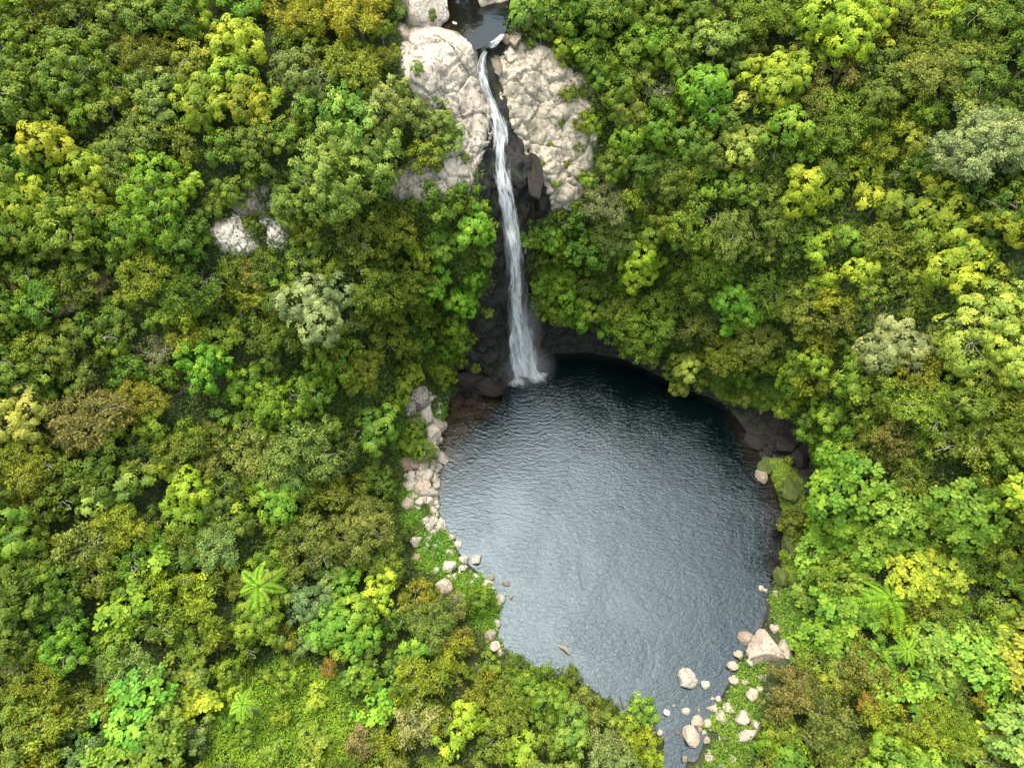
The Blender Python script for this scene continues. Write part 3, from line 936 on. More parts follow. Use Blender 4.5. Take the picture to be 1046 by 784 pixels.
# crowns read off the photograph, per sixth-size tile: x y radius kind colour [landmark]
TILES = {
    (0, 0): """50 30 60 B ml;150 60 65 F ol;60 150 70 B ml;240 60 60 F br;230 180 90 B ml;60 250 80 B mi;180 260 70 B mi;400 60 80 B ol;540 60 80 B mi;450 180 70 F ol;
610 70 40 R li;740 30 55 R em;560 230 50 F br;470 290 70 B so;380 260 60 F ol;740 130 85 R li #limecol;740 215 80 R li;640 310 75 R li;765 310 70 R yl;610 380 42 R li;
800 375 50 B ye;880 35 60 F ye;950 60 75 F ye;1020 40 40 F si;920 225 80 B so;960 310 70 B pg;880 125 50 F ol;150 350 55 B yo;140 440 90 R yl #yelldome;60 500 70 B mi;
250 350 50 B ml;270 510 75 R yl;400 440 80 F so;370 520 60 F so;540 440 60 F ol;700 470 60 B mi;790 460 70 B mi;60 600 80 R yl;220 590 60 B yo;330 655 42 B ye;200 680 95 B ml;
500 610 110 B ml #beforerock;390 720 80 B mi;560 720 80 B da;80 720 70 B ol;310 590 55 R yl;310 180 50 F so;100 90 40 D be;600 180 60 B yo;330 330 55 B ol;960 520 120 B pg;890 610 70 B pg;1010 640 60 B pg;870 430 50 B mi;930 690 45 F ol""",
    (350, 0): """50 60 85 F ye #gold;130 180 42 F yo;60 180 80 F yo;170 45 48 R pl;150 290 100 B pg #bigpale;55 330 90 B pg;285 380 85 B pg;330 440 60 B pg;150 450 115 B pg;50 450 80 B pg;265 480 70 B yo;
100 570 55 B pg;320 620 75 B ed;385 670 62 R em;345 735 55 R em;150 690 90 F ol;245 745 40 R li;60 710 80 F ol;640 60 55 B mi;720 50 60 B ml;605 110 38 B mi;670 150 60 B ml;800 60 80 B mi;
900 40 70 B ol;1000 20 40 R li;850 180 80 B mi;775 170 55 B ml;940 130 70 B ml;830 280 80 B ol;900 230 50 F so;985 260 45 D be;1000 170 60 B mi;1030 230 42 R em;960 360 70 B mi;
880 410 60 R em;840 480 75 B mi;770 380 50 B mi;728 370 26 F yo;1000 520 60 F so;940 500 65 B da;795 600 80 F si #silverfall;900 590 50 F yo;945 680 55 R ml;845 700 60 F so;700 665 55 B ed;
645 705 50 B mi;615 725 45 R em;560 730 42 F da;930 755 65 R li;1010 650 50 B ol;755 560 35 R em;780 745 50 F ol;690 290 26 F ol""",
    (696, 0): """40 50 60 B ed;110 130 75 B pg;80 300 85 R em #emright;50 400 70 B ed;240 60 75 F ol;190 115 50 F yo;330 60 60 F ol;500 80 105 R li #limetop;390 175 60 R ml;300 250 75 R li;
480 210 60 F br;410 310 65 F br;560 190 60 B da;700 60 80 B ol;800 50 75 B yl;920 60 80 B mi;1010 90 60 F br;680 160 70 F ol;820 150 70 F ol;740 240 85 F br;735 295 45 D be #straw;
930 170 65 F br;900 250 75 B da;1025 280 45 B mi;880 340 65 F so;965 390 55 F yo;900 460 110 F si #silverdome;600 300 75 B mi;560 400 60 F ol;480 370 80 F ol;610 440 65 F yo;700 390 50 F yo;
330 380 75 R ml;185 430 65 R pl #palelime;225 485 32 F be;100 470 65 B da;40 500 60 F ol;160 570 60 B mi;270 565 50 F ol;60 640 80 F ol;180 680 65 F so;290 640 60 F br;420 560 85 R yl;
600 610 60 R yl;530 520 55 F yo;700 520 55 F yo;390 725 60 R li;470 690 48 D be;530 725 50 R em;640 725 75 F ol;800 660 85 R yl;830 745 60 R ml;900 560 60 B da;975 680 75 B yl;1020 570 40 R li;740 745 60 F ol;100 760 60 F ol""",
    (0, 262): """60 60 50 B mi;100 150 75 B mi;30 75 28 F be;200 60 60 F ol;300 85 35 D be;210 150 36 F be;60 270 65 F yo;20 300 30 D be;180 290 75 B ol;120 365 60 B mi;250 350 55 F br;300 220 65 B da;
355 180 50 B mi;475 285 42 D be #straw2;575 385 40 D be;390 345 55 B mi;60 495 78 R pl #paleleft;250 490 95 F br #browndome;330 570 60 B mi;420 440 65 F yo;460 520 55 B ml;560 165 60 F yo;570 245 55 F ye;
450 65 75 F yo;600 60 90 F da;760 110 50 F yo;760 35 45 F br;940 130 95 R si #silverleft;870 90 55 F yo;1010 40 50 F yo;680 225 55 S ml;850 225 65 F ol;640 330 75 B em;960 235 55 F ol;1000 320 55 B ml;
760 380 65 B ml;850 450 85 B ml;950 390 60 B mi;900 620 110 F so;790 610 85 F pg;970 690 75 F ol;560 595 75 F ol;650 560 48 F br;490 665 58 R yl;565 730 75 R li;400 700 60 R pg;430 625 50 F ol;100 620 75 F yo;
180 655 50 B ol;90 705 45 F ye;200 705 65 B mi;300 640 60 B da;280 750 48 R pl;80 765 50 F ol;680 700 55 B da;850 740 75 R em;745 750 55 R ml;350 765 50 B mi;640 640 50 F br""",
    (350, 262): """60 100 75 F ol;180 60 85 F da;305 60 62 B em;362 100 55 R em #hanging;200 150 55 F ol;30 180 40 F si;110 250 75 F ol;205 255 48 B ed;355 245 34 S em;270 315 58 F ml;40 320 58 F yo;180 350 58 S ml;
60 515 92 R el #emleft;140 425 55 B mi;205 560 72 S mi;100 680 65 S da;30 740 50 F ol;690 90 55 S em;640 40 50 F ml;760 70 55 F da;850 130 65 F ol;735 160 45 R em;910 30 58 R li;960 200 90 F ol #overpool;1010 110 58 F ol;
945 285 38 F ml;1040 380 42 R pl;600 105 40 S mi;870 50 40 F mi;250 200 45 S ol""",
    (696, 262): """60 50 60 F ol;180 120 75 R em #emcliff;60 200 50 F so;30 310 55 R pl;140 250 60 F ol;270 60 65 F da;380 140 65 F so;250 230 58 F so;420 230 65 F yo;560 60 60 R li;500 125 55 F yl;590 150 34 D be;
650 240 85 R si #palecliff;770 275 46 D be;920 230 112 R pl #paleright;850 40 85 R yl;740 50 50 R yl;960 80 58 R yl;700 130 50 F ol;350 370 58 R em;450 305 58 R ml;460 370 55 F yo;480 460 58 R em;440 530 60 S em;
570 370 58 R ml;600 435 55 R ml;620 510 55 F ol;520 590 55 B em;620 640 48 F br;730 360 58 F yo;785 470 78 F ml;900 440 75 B mi;1000 425 60 F ol;680 405 55 F ol;690 560 58 F br;820 560 58 B da;920 560 65 F ol;
1020 520 50 B ml;1000 640 58 F ol;560 700 105 L em #bigleaf;450 725 58 L em;690 740 75 L el;860 730 95 L el;985 740 70 L li;720 660 48 F ol;520 180 55 F br;930 350 45 F br;300 300 45 F mi;880 120 50 B mi;1020 130 50 B ml""",
    (0, 522): """80 60 75 B ol;40 150 75 B mi;160 125 58 F yo;260 100 68 F so;360 60 75 F yo;300 210 58 F ol;120 220 75 B mi;60 320 68 B da;205 290 50 B ed;460 140 58 L em;545 100 55 F ol;560 20 55 R ml;
650 110 68 F si;640 185 58 F ol;380 180 58 B mi;380 305 65 L em;510 220 60 F yl;600 245 55 F yl;500 340 65 F ol;610 340 62 F yo;670 385 36 F br;790 230 60 T li #fernleft;860 60 75 F ol;955 110 85 F so;
900 180 55 F br;930 290 65 B te #blueleft;940 405 58 B te;1005 345 75 R el #emlow;780 340 65 R ml;860 385 40 F yo;40 440 58 F be;180 415 75 B em;110 500 75 F yo;330 430 58 S ml;420 480 65 F te;
420 600 105 L el #bigleaflow;590 590 75 L yl #yellowleaf;480 690 90 L em;340 700 75 L em;230 765 58 B te;600 705 58 B te;120 660 75 F yo;50 620 58 B mi;175 650 55 B ye;60 740 58 F ye;245 600 58 F ol;
700 490 58 S ml;740 590 40 T li #smallfern;955 735 58 L ml;880 500 45 S ml;560 430 50 B mi;1000 480 30 F or""",
    (350, 522): """50 60 90 F so;120 150 58 F ol;120 255 58 R li #limeshore;50 310 75 R el;220 280 48 F yo;45 390 65 R em;170 345 48 B ed;270 350 65 F so;345 300 50 F so;420 270 42 S em;360 395 60 F br;230 405 48 R em;
60 500 68 L em;250 520 82 F yo #yellowlow;335 440 55 F ye;450 470 48 R em;530 480 48 F mi;615 505 48 F mi;690 510 46 F da;570 545 62 B mi;430 570 58 F yo;390 640 65 R li #limelow;220 650 58 F be;100 600 58 L em;
60 700 58 F be;150 720 58 F yo;320 735 55 R li;500 610 65 F ol;640 595 62 B mi;735 600 55 F so;800 600 42 F ol;700 690 65 B pg;790 725 55 F si;560 735 58 R li;470 720 50 F ol;620 700 52 B mi;
925 620 58 S em #outletbush;930 715 45 S yl;855 655 38 S ml;870 730 36 S ml;300 640 45 F yo""",
    (696, 522): """340 40 50 S ol;470 40 58 L em;560 20 58 L em;650 40 58 L em;430 140 92 L el;520 185 75 L el;600 100 65 L em;700 80 65 L em;720 190 85 L li #limeleaf;830 170 75 L li;640 270 74 T li #fernright;
690 420 42 T li #fernsmall;530 300 65 L em;470 260 58 L el;950 60 75 F ol;900 130 55 F da;1000 205 58 B mi;960 270 58 R ml;800 320 65 F ol;430 380 75 L em;370 430 55 L em;400 475 72 F ol;530 480 75 F br;
500 410 55 L em;600 475 55 L em;720 520 58 L em;660 545 55 L em;800 430 75 L el;900 440 85 L el #brightleaf;1000 440 75 L li;950 520 58 L em;330 560 100 F br #twiggy;420 660 90 F br;600 640 60 F yo;570 590 30 F or #orangetip;
640 695 48 F li;760 600 48 L ml;740 680 72 F yl;820 690 68 F ml;900 715 55 L ml;918 580 26 F or;945 665 26 F or;860 610 40 B da;980 600 48 L em;1000 680 55 L pg;1010 745 48 L pg;500 725 55 F br;720 750 48 R em;
300 660 50 S ol;260 720 45 S em;420 560 55 F ol;340 720 45 F ol;530 560 45 F ol;880 340 55 F ol;580 740 40 F br""",
}
LM = {  # landmark id: (short phrase used by its neighbours, its own label)
    'limecol': ('the tall lime column of clumps', 'tall bright lime column of leaf clumps on the slope above the grey outcrop'),
    'yelldome': ('the wide yellow green dome', 'wide yellow green dome of clumpy leaves on the upper slope, uphill of the outcrop'),
    'beforerock': ('the round tree beside the outcrop', 'round fresh green tree standing directly beside the pale grey outcrop'),
    'gold': ('the golden crown by the slab', 'golden yellow feathery crown next to the head of the pale rock slab'),
    'bigpale': ('the big pale green tree', 'big pale green broadleaf tree spreading beside the pale slab at the falls'),
    'silverfall': ('the silvery tree under the cream rock', 'silvery feathery tree at the foot of the cream bedrock face'),
    'emright': ('the bright emerald upper tree', 'bright emerald tree of loose leaf whorls high on the slope across from the outcrop'),
    'limetop': ('the lime crown at the top edge', 'brightest lime rounded crown touching the top edge of the photo'),
    'straw': ('the straw coloured dead crown', 'straw coloured dying crown amid brownish trees under the lime top crown'),
    'silverdome': ('the big silvery dome', 'big silvery olive dome of fine twigs, largest in the upper corner opposite the outcrop'),
    'palelime': ('the pale lime tree', 'pale lime tree with a beige patch, downhill of the bright emerald upper tree'),
    'straw2': ('the bare beige branches', 'bare beige dead branches poking through the dark wooded slope below the outcrop'),
    'paleleft': ('the pale lime tree at the edge', 'pale lime rounded tree cut by the photo edge, level with the pool top'),
    'browndome': ('the dull brown dome', 'dull brown fine twigged dome beside the pale lime edge tree'),
    'silverleft': ('the silvery tree under the outcrop', 'silvery grey green tree on the cliff side downhill of the grey outcrop'),
    'hanging': ('the emerald curtain by the falls', 'emerald curtain of foliage hanging down the cliff beside the wet falls rock'),
    'emleft': ('the emerald tree behind the boulders', 'bright emerald tree standing behind the shore boulders and the pinkish rock'),
    'overpool': ('the olive tree over the dark bank', 'large olive feathery tree overhanging the dark far bank of the pool'),
    'emcliff': ('the emerald cliff tree', 'emerald leafy tree clinging to the cliff above the undercut dark bank'),
    'palecliff': ('the pale grey green cliff tree', 'pale grey green clumpy tree halfway between the undercut bank and the photo edge'),
    'paleright': ('the large pale lime edge tree', 'large pale lime round tree by the photo edge above the brown rock strip'),
    'bigleaf': ('the wide cool green shrub', 'wide cool emerald shrub with large leaves above the undercut and mossy ledge'),
    'fernleft': ('the lime tree fern', 'lime tree fern with broad fronds seen from above, among grey olive trees'),
    'blueleft': ('the blue green tree', 'blue green rounded tree touching the bright emerald tree near the lime tree fern'),
    'emlow': ('the bright emerald tree near the fern', 'bright emerald tree next to the blue green one and the lime tree fern'),
    'bigleaflow': ('the pale large leaved thicket', 'pale emerald large leaved thicket beside the yellow leaved shrub in the bottom corner'),
    'yellowleaf': ('the yellow leaved shrub', 'yellow leaved shrub with big round leaves, brightest in the bottom corner'),
    'smallfern': ('the lone lime fern', 'lone small lime fern in the grassy clearing beside the yellow leaved shrub'),
    'limeshore': ('the flat lime crown near the shore', 'flat lime crown near the lower shore boulders, next to the bright emerald tree'),
    'yellowlow': ('the yellow olive tree', 'yellow olive feathery tree downhill of the flat lime crown'),
    'limelow': ('the lime tree at the bottom', 'lime clumpy tree among straw coloured twigs close to the bottom edge'),
    'outletbush': ('the round bush at the outlet', 'round bright emerald bush at the water edge where the pool drains'),
    'limeleaf': ('the lime leaved shrub by the fern', 'lime large leaved shrub beside the big tree fern on the low bank'),
    'fernright': ('the big tree fern', 'big lime tree fern with feathered fronds standing among large leaved shrubs'),
    'fernsmall': ('the smaller tree fern', 'smaller tree fern just below the big tree fern, half hidden by shrubs'),
    'brightleaf': ('the brightest large leaved shrub', 'brightest large leaved shrub near the photo edge, downhill of the lime leaved one'),
    'twiggy': ('the twiggy brown bush', 'twiggy brown bush behind the boulders at the pool outlet'),
    'orangetip': ('the orange tipped sapling', 'small orange tipped sapling between the twiggy bush and the large leaved shrubs'),
}
trees = []   # u v rpx kind colour landmark-id
for (ox, oy), txt in TILES.items():
    for e in txt.replace('\n', '').split(';'):
        q = e.split()
        if len(q) < 5: continue
        trees.append([ox + float(q[0]) * .3346, oy + float(q[1]) * .3346, float(q[2]) * .3346, q[3], q[4], q[5][1:] if len(q) > 5 else None])

trees += [[u, v, r, k, c, None] for u, v, r, k, c in [
    (490, 212, 9, 'S', 'em'), (472, 366, 7, 'S', 'ol'), (480, 344, 7, 'S', 'mi'), (498, 318, 6, 'S', 'ol'), (462, 384, 7, 'S', 'ml'), (488, 374, 5, 'S', 'ol'), (612, 126, 8, 'S', 'mi'), (611, 158, 8, 'S', 'ol'), (603, 188, 8, 'S', 'ml'), (590, 208, 8, 'S', 'mi'), (570, 218, 8, 'S', 'ol'), (598, 92, 8, 'F', 'ol'), (404, 56, 9, 'F', 'yo'), (412, 90, 9, 'S', 'ol'), (484, 192, 7, 'S', 'mi'), (455, 208, 9, 'S', 'em'), (424, 206, 9, 'S', 'mi'), (540, 44, 7, 'S', 'ol'), (552, 168, 4, 'S', 'ol'), (488, 235, 12, 'S', 'mi'), (492, 258, 10, 'S', 'ml'), (484, 280, 11, 'S', 'em'), (476, 304, 12, 'S', 'mi'), (466, 328, 12, 'S', 'ml'), (458, 352, 11, 'S', 'em'),
    (450, 375, 12, 'S', 'ml'), (552, 240, 11, 'S', 'mi'), (548, 262, 9, 'S', 'ol'), (550, 286, 11, 'S', 'mi'), (558, 308, 12, 'S', 'ml'), (575, 318, 12, 'S', 'ol'), (596, 316, 13, 'S', 'mi'),
    (620, 328, 13, 'S', 'em'), (645, 342, 14, 'S', 'mi'), (668, 358, 12, 'S', 'ol'), (690, 372, 13, 'S', 'mi'), (566, 270, 13, 'F', 'da'), (570, 250, 12, 'F', 'ol'),
    (212, 214, 14, 'S', 'ol'), (302, 262, 18, 'B', 'mi'), (240, 276, 18, 'F', 'ol'), (204, 252, 15, 'B', 'mi'), (270, 272, 15, 'F', 'da'), (304, 222, 13, 'S', 'mi'), (225, 206, 11, 'S', 'ml'), (256, 228, 7, 'S', 'ol'),
    (715, 386, 12, 'S', 'ol'), (738, 396, 13, 'F', 'mi'), (762, 402, 13, 'S', 'ol'), (786, 408, 13, 'F', 'mi'), (810, 418, 14, 'S', 'ml'), (846, 470, 12, 'S', 'em'),
    (844, 540, 10, 'S', 'em'), (806, 470, 6, 'S', 'ol'), (800, 498, 5, 'S', 'mi'), (810, 545, 6, 'S', 'ol'), (806, 570, 6, 'S', 'ml'),
    (572, 122, 5, 'S', 'ol'), (562, 148, 4, 'S', 'ol'), (590, 150, 6, 'S', 'mi'), (578, 168, 4.5, 'S', 'ol'), (600, 118, 6, 'S', 'mi'), (566, 186, 5, 'S', 'ml'), (576, 104, 4, 'S', 'yo'), (592, 178, 6, 'S', 'mi'),
    (474, 162, 6, 'S', 'yo'), (240, 708, 11, 'S', 'li'), (268, 690, 9, 'L', 'ml'), (300, 694, 12, 'S', 'ml'), (325, 712, 11, 'L', 'li'), (286, 730, 10, 'S', 'yl'), (318, 748, 12, 'L', 'ml'), (250, 752, 12, 'S', 'ml'), (280, 768, 10, 'L', 'el'), (232, 736, 8, 'S', 'em'), (446, 172, 7, 'S', 'ol'), (450, 118, 8, 'F', 'ol'), (426, 70, 7, 'S', 'ol'), (468, 190, 7, 'S', 'em')]]
# bare areas where no crown may stand
BEACH_L = [(404, 395), (460, 395), (452, 440), (447, 500), (455, 540), (480, 575), (510, 600), (520, 615), (508, 650), (520, 668), (500, 665), (480, 640), (455, 610), (425, 590), (415, 545), (402, 510), (405, 450)]
BEACH_R = [(700, 700), (742, 690), (752, 670), (785, 640), (812, 655), (815, 670), (780, 690), (775, 720), (772, 765), (745, 800), (690, 800), (700, 740)]
MEADOW = [(225, 700), (290, 668), (345, 690), (350, 740), (345, 790), (210, 790), (215, 740)]
OUTCROP = [(222, 230), (240, 205), (256, 192), (290, 188), (294, 225), (288, 246), (262, 256), (235, 256), (222, 248)]
STRIP = [(975, 372), (1046, 374), (1046, 394), (980, 396)]
MOSSB = MOSSY[0]
BARE = [POOL_PX, BEACH_L, BEACH_R, OUTCROP, STRIP, PALE_L, PALE_R, BASIN_PX, MEADOW] + WET + MOSSY

# fill the gaps between the crowns read off the photo
GW, GH, GO = 300, 240, 70        # half-resolution cover mask with a margin
cov = np.zeros((GH + 80, GW + 300), bool)
gu, gv = np.meshgrid(np.arange(-64, 1110, 2.0), np.arange(-90, 850, 2.0), indexing='ij')
cov = np.zeros(gu.shape, bool)
for p in BARE: cov |= in_poly(gu, gv, p) | (poly_dist(gu, gv, p) < 7)
for t in trees: cov |= (gu - t[0]) ** 2 + (gv - t[1]) ** 2 < (t[2] * (.74 if t[3] != 'D' else .5)) ** 2
hand = list(trees)
for u_, v_ in ((455, -70), (500, -95), (540, -80), (575, -60), (430, -60), (480, -130), (530, -140)): trees.append([u_, v_, 34, 'B', 'mi', None])  # unseen trees upstream, added to block sky reflected in the upper stream
fill = 0
for it in range(6000):
    free = np.flatnonzero(~cov)
    if len(free) < 700 or fill > 400: break
    k = free[rng.integers(0, len(free))]
    u, v = gu.flat[k], gv.flat[k]
    inside = 0 <= u <= 1046 and 0 <= v <= 784
    r = rng.uniform(11, 19) if inside else rng.uniform(24, 34)
    nb = sorted(hand, key=lambda t: (t[0] - u) ** 2 + (t[1] - v) ** 2)[:4]
    s = nb[rng.integers(0, 3)]
    kind = s[3] if s[3] in 'FBRL' else 'F'
    if sum(t[3] == kind for t in trees) > 262: kind = 'B' if kind == 'F' and sum(t[3] == 'B' for t in trees) < 290 else 'R' if kind in 'FB' else 'S'
    colr = {'be': 'ol', 'or': 'ol', 'ye': 'ml', 'yo': 'ol', 'br': 'mi'}.get(s[4], s[4])
    if rng.uniform() < .3 and inside: colr = {'li': 'ml', 'yl': 'ol', 'ml': 'mi', 'ol': 'da', 'mi': 'da', 'em': 'ed', 'el': 'em', 'si': 'ol', 'so': 'ol', 'pg': 'mi', 'pl': 'ml', 'yo': 'ol'}.get(colr, colr)
    trees.append([u, v, r, kind, colr, None])
    cov |= (gu - u) ** 2 + (gv - v) ** 2 < (r * .98) ** 2
    fill += 1

# labels: size + colour + kind + place beside a landmark
marks = [(t[0], t[1], LM[t[5]][0]) for t in trees if t[5]]
marks += [(262, 228, 'the pale grey outcrop'), (455, 110, 'the pale slab'), (560, 120, 'the cream rock face'), (418, 475, 'the pinkish shore boulder'), (1010, 383, 'the brown rock strip'),
          (784, 660, 'the triangular boulder'), (527, 300, 'the falls'), (800, 530, 'the mossy ledge'), (470, 580, 'the lower shore boulders'), (600, 345, 'the dark wet wall'), (280, 730, 'the grassy clearing')]
used = set(LM[t[5]][1] for t in trees if t[5])


def relation(u, v, m):
    dx, dy = u - m[0], v - m[1]
    if abs(dy) > abs(dx) * 1.3: return 'above' if dy < 0 else 'below'
    poolward = (dx > 0) == (m[0] < 600)
    side = 'on the pool side of' if poolward else 'on the outer side of'
    if abs(dx) > abs(dy) * 1.8: return side
    return ('above and ' if dy < 0 else 'below and ') + side


def make_label(u, v, r, kind, colr):
    size = 'small' if r < 16.5 else 'medium' if r < 22 else 'large'
    head = f"{size} {PAL[colr][1]} {NOUN[kind][1]}"
    near_ = sorted(marks, key=lambda m: (m[0] - u) ** 2 + (m[1] - v) ** 2)
    near_ = [m for m in near_ if (m[0] - u) ** 2 + (m[1] - v) ** 2 > 16][:7]
    cand = [f"{head} {relation(u, v, m)} {m[2]}" for m in near_[:3]]
    a, b = near_[0], near_[1]
    cand.append(f"{head} between {a[2]} and {b[2]}")
    cand += [f"{head} farther off {relation(u, v, m)} {m[2]}" for m in near_[:4]]
    cand += [f"{head} close to {near_[0][2]}, facing {m[2][4:]}" for m in near_[1:5]]
    cand += [f"{head} {relation(u, v, m)} {m[2]}" for m in near_[3:]]
    cand += [f"{head} half hidden, {relation(u, v, m)} {m[2]}" for m in near_]
    far_ = sorted(marks, key=lambda m: (m[0] - u) ** 2 + (m[1] - v) ** 2)[7:20]
    cand += [f"{head} {relation(u, v, m)} {m[2]}" for m in far_]
    for c in cand:
        if len(c.split()) <= 16 and c not in used:
            used.add(c)
            return c
    return f"{head} in the thick of the forest round the pool"


def place_tree(u, v, rpx, kind, colr, lid):
    p0, n0 = cast(u, v)
    if p0 is None: return
    edge_ = min(poly_dist([u], [v], p)[0] for p in (BEACH_L, BEACH_R, POOL_PX, PALE_L, PALE_R, MOSSY[0], WET[2], MEADOW))
    grow = .95 if edge_ < rpx * 1.15 else 1.24
    dep = (p0 - CAM) @ FWD
    R = rpx * grow * dep / FPX
    steep_ = n0[2] < 0.55
    lean = np.zeros(3)
    hc = R * (0.55 if kind in 'LS' else .68) + .2
    if kind == 'T': hc = 3.4
    if colr == 'or': hc += 1.2
    if steep_: hc = 0.45 * R
    p, n = cast(u, v, hc)
    if p is None: return
    if n[2] < 0.55 and kind != 'T':
        hc = .25 * R
        lean = .5 * R * n0
        p, n = cast(u, v, hc)
        if p is None: return
    dep = (p + [0, 0, hc] - CAM) @ FWD
    R = rpx * grow * dep / FPX
    name, noun, cat = NOUN[kind]
    label = LM[lid][1] if lid else make_label(u, v, rpx, kind, colr)
    c = (np.array(PAL[colr][0]) * (.92 if lid else .64) + np.array((.124, .178, .014)) * (.08 if lid else .36)) * rng.uniform(.85, 1.15) * np.exp(rng.normal(0, .06, 3))
    if kind == 'T': c = np.array((.135, .265, .014))
    color = (*np.clip(c, .01, .6), 1)
    root = empty(name, p)
    group = {'tree': 'forest trees round the pool', 'shrub': 'shrubs on the banks and slopes', 'fern': 'tree ferns'}[cat]
    tag(root, label, cat, group)
    if kind == 'T':
        tb = Tubes()
        top = np.array([0, 0, hc])
        tb.add(limb_path((0, 0, -.8), top, 6, .05), np.linspace(.16, .11, 6), 8)
        obj('trunk', tb.mesh('fern_trunk', M['bark']), root)
        k = 11
        a0 = rng.uniform(0, 6)
        for i in range(k):
            f = obj('frond', FRONDS[i % 4], root)
            f.location = top
            s = R / 2.3 * rng.uniform(.7, 1.15)
            f.scale = (s, s, s)
            f.rotation_euler = (rng.normal(0, .22), rng.normal(-.05, .22), a0 + i * 2 * math.pi / k + rng.normal(0, .2))
            f.color = color if rng.uniform() > .07 else (.17, .15, .03, 1)
        return
    # the nearest size class of the kind
    pr_ = PROTO[kind]
    best = sorted(range(len(pr_)), key=lambda i: abs(math.log(R / pr_[i][3])) + rng.uniform(0, .05))[:3]
    crown, trunk, H, PR = pr_[best[rng.integers(0, len(best))]]
    s = R / PR
    rz = rng.uniform(0, 2 * math.pi)
    tilt = np.array([n[0], n[1], 0]) * (.55 if n[2] > .55 else .9)
    for nm, me in (('trunk', trunk), ('crown', crown)):
        o = obj(nm, me, root)
        o.location = (lean[0], lean[1], hc) if nm == 'crown' else (0, 0, hc)
        sx = s * rng.uniform(.92, 1.1) if nm == 'crown' else s
        o.scale = (sx, s, s * (1.0 if nm == 'crown' else max(.3, min(1, (hc + 1) / (H * s + 1)))))
        axis = Vector((-tilt[1], tilt[0], 0))
        if nm == 'crown' and axis.length > .05:
            from mathutils import Matrix
            m = Matrix.Rotation(min(axis.length, .9), 3, axis.normalized()) @ Matrix.Rotation(rz, 3, 'Z')
            o.rotation_euler = m.to_euler()
        else:
            o.rotation_euler = (0, 0, rz)
        if nm == 'crown': o.color = color


for t in trees: place_tree(*t)

# ------------------------------------------------------------------ undergrowth, grass, moss (uncountable)
tri = np.concatenate([TF[:, [0, 1, 2]], TF[:, [0, 2, 3]]])


def scatter(mask_fn, density, seed, rmax=80):
    r = np.random.default_rng(seed)
    A, B, C = Vf[tri[:, 0]], Vf[tri[:, 1]], Vf[tri[:, 2]]
    cen = (A + B + C) / 3
    cr = np.cross(B - A, C - A)
    area = .5 * np.linalg.norm(cr, axis=1)
    nn = unit(cr)
    nn[nn[:, 2] < -0.3] *= 1
    pj = project(cen)
    ok = mask_fn(cen, pj, np.abs(nn[:, 2])) & (pj[:, 2] > 5)
    area = np.where(ok, area, 0)
    k = int(area.sum() * density)
    f = r.choice(len(tri), k, p=area / area.sum())
    a, b = r.uniform(0, 1, k), r.uniform(0, 1, k)
    sw = a + b > 1
    a[sw], b[sw] = 1 - a[sw], 1 - b[sw]
    P = A[f] + a[:, None] * (B[f] - A[f]) + b[:, None] * (C[f] - A[f])
    n = nn[f]
    out = CAM - P
    flip = (n * out).sum(1) < 0
    n[flip] = -n[flip]
    return P, n, r


def bare_mask(pj, polys, pad=0):
    m = np.zeros(len(pj), bool)
    for p in polys: m |= in_poly(pj[:, 0], pj[:, 1], p)
    return m


def in_view(pj, m=110): return (pj[:, 0] > -m) & (pj[:, 0] < 1046 + m) & (pj[:, 1] > -m) & (pj[:, 1] < 784 + m)


def cover(name, P, n, r, k, L, W, hgt, color, up=.6, tone_amp=.3, droop=.1, jitter=.3):
    m = len(P) * k
    ti = np.repeat(np.arange(len(P)), k)
    nn = unit(n[ti] * .6 + np.array([0, 0, up]))
    c = P[ti] + nn * r.uniform(0.02, 1, (m, 1)) * hgt + r.normal(0, jitter, (m, 3)) * (1 - .5 * np.abs(nn))
    n_ = unit(nn + sph(m, r) * .6)
    d = unit(sph(m, r) + np.array([0, 0, -.3]) * (1 - n[ti][:, 2:3]) * 3)
    sz = r.uniform(.6, 1.4, m)
    v, f = leaf_quads(c, n_, d, L * sz, W * sz, .12, droop)
    tn_ = np.array([noise.noise(Vector(p * .45)) for p in P])
    tone = np.clip(.5 + tn_[ti] * .6 + r.normal(0, tone_amp * .5, m), 0, 1)
    o = obj(name, mesh_np(name, v, f, M['leaf'], {'tone': np.repeat(tone, 4)}))
    o.color = (*color, 1)
    return tag(o, kind='stuff')


BARE_U = [p for p in BARE if p is not OUTCROP and p is not STRIP]


def m_under(c, pj, nz):
    return in_view(pj) & ~bare_mask(pj, BARE_U) & (c[:, 2] > .15)


P, n, r = scatter(m_under, 5.0, 21)
cover('undergrowth', P, n, r, 14, .20, .11, .55, (.045, .078, .012), tone_amp=.6)  # leaf colour lowered: shade of the gaps between crowns is put in


def m_cliff(c, pj, nz):
    return in_view(pj, 20) & ~bare_mask(pj, BARE) & (nz < .6) & (c[:, 2] > 1.0)


P, n, r = scatter(m_cliff, 7.0, 22)
cover('undergrowth', P, n, r, 12, .34, .06, .8, (.070, .112, .013), up=.25, droop=.35, tone_amp=.6)


def m_poly(polys, padneg=0):
    return lambda c, pj, nz: bare_mask(pj, polys) & (c[:, 2] > .05)


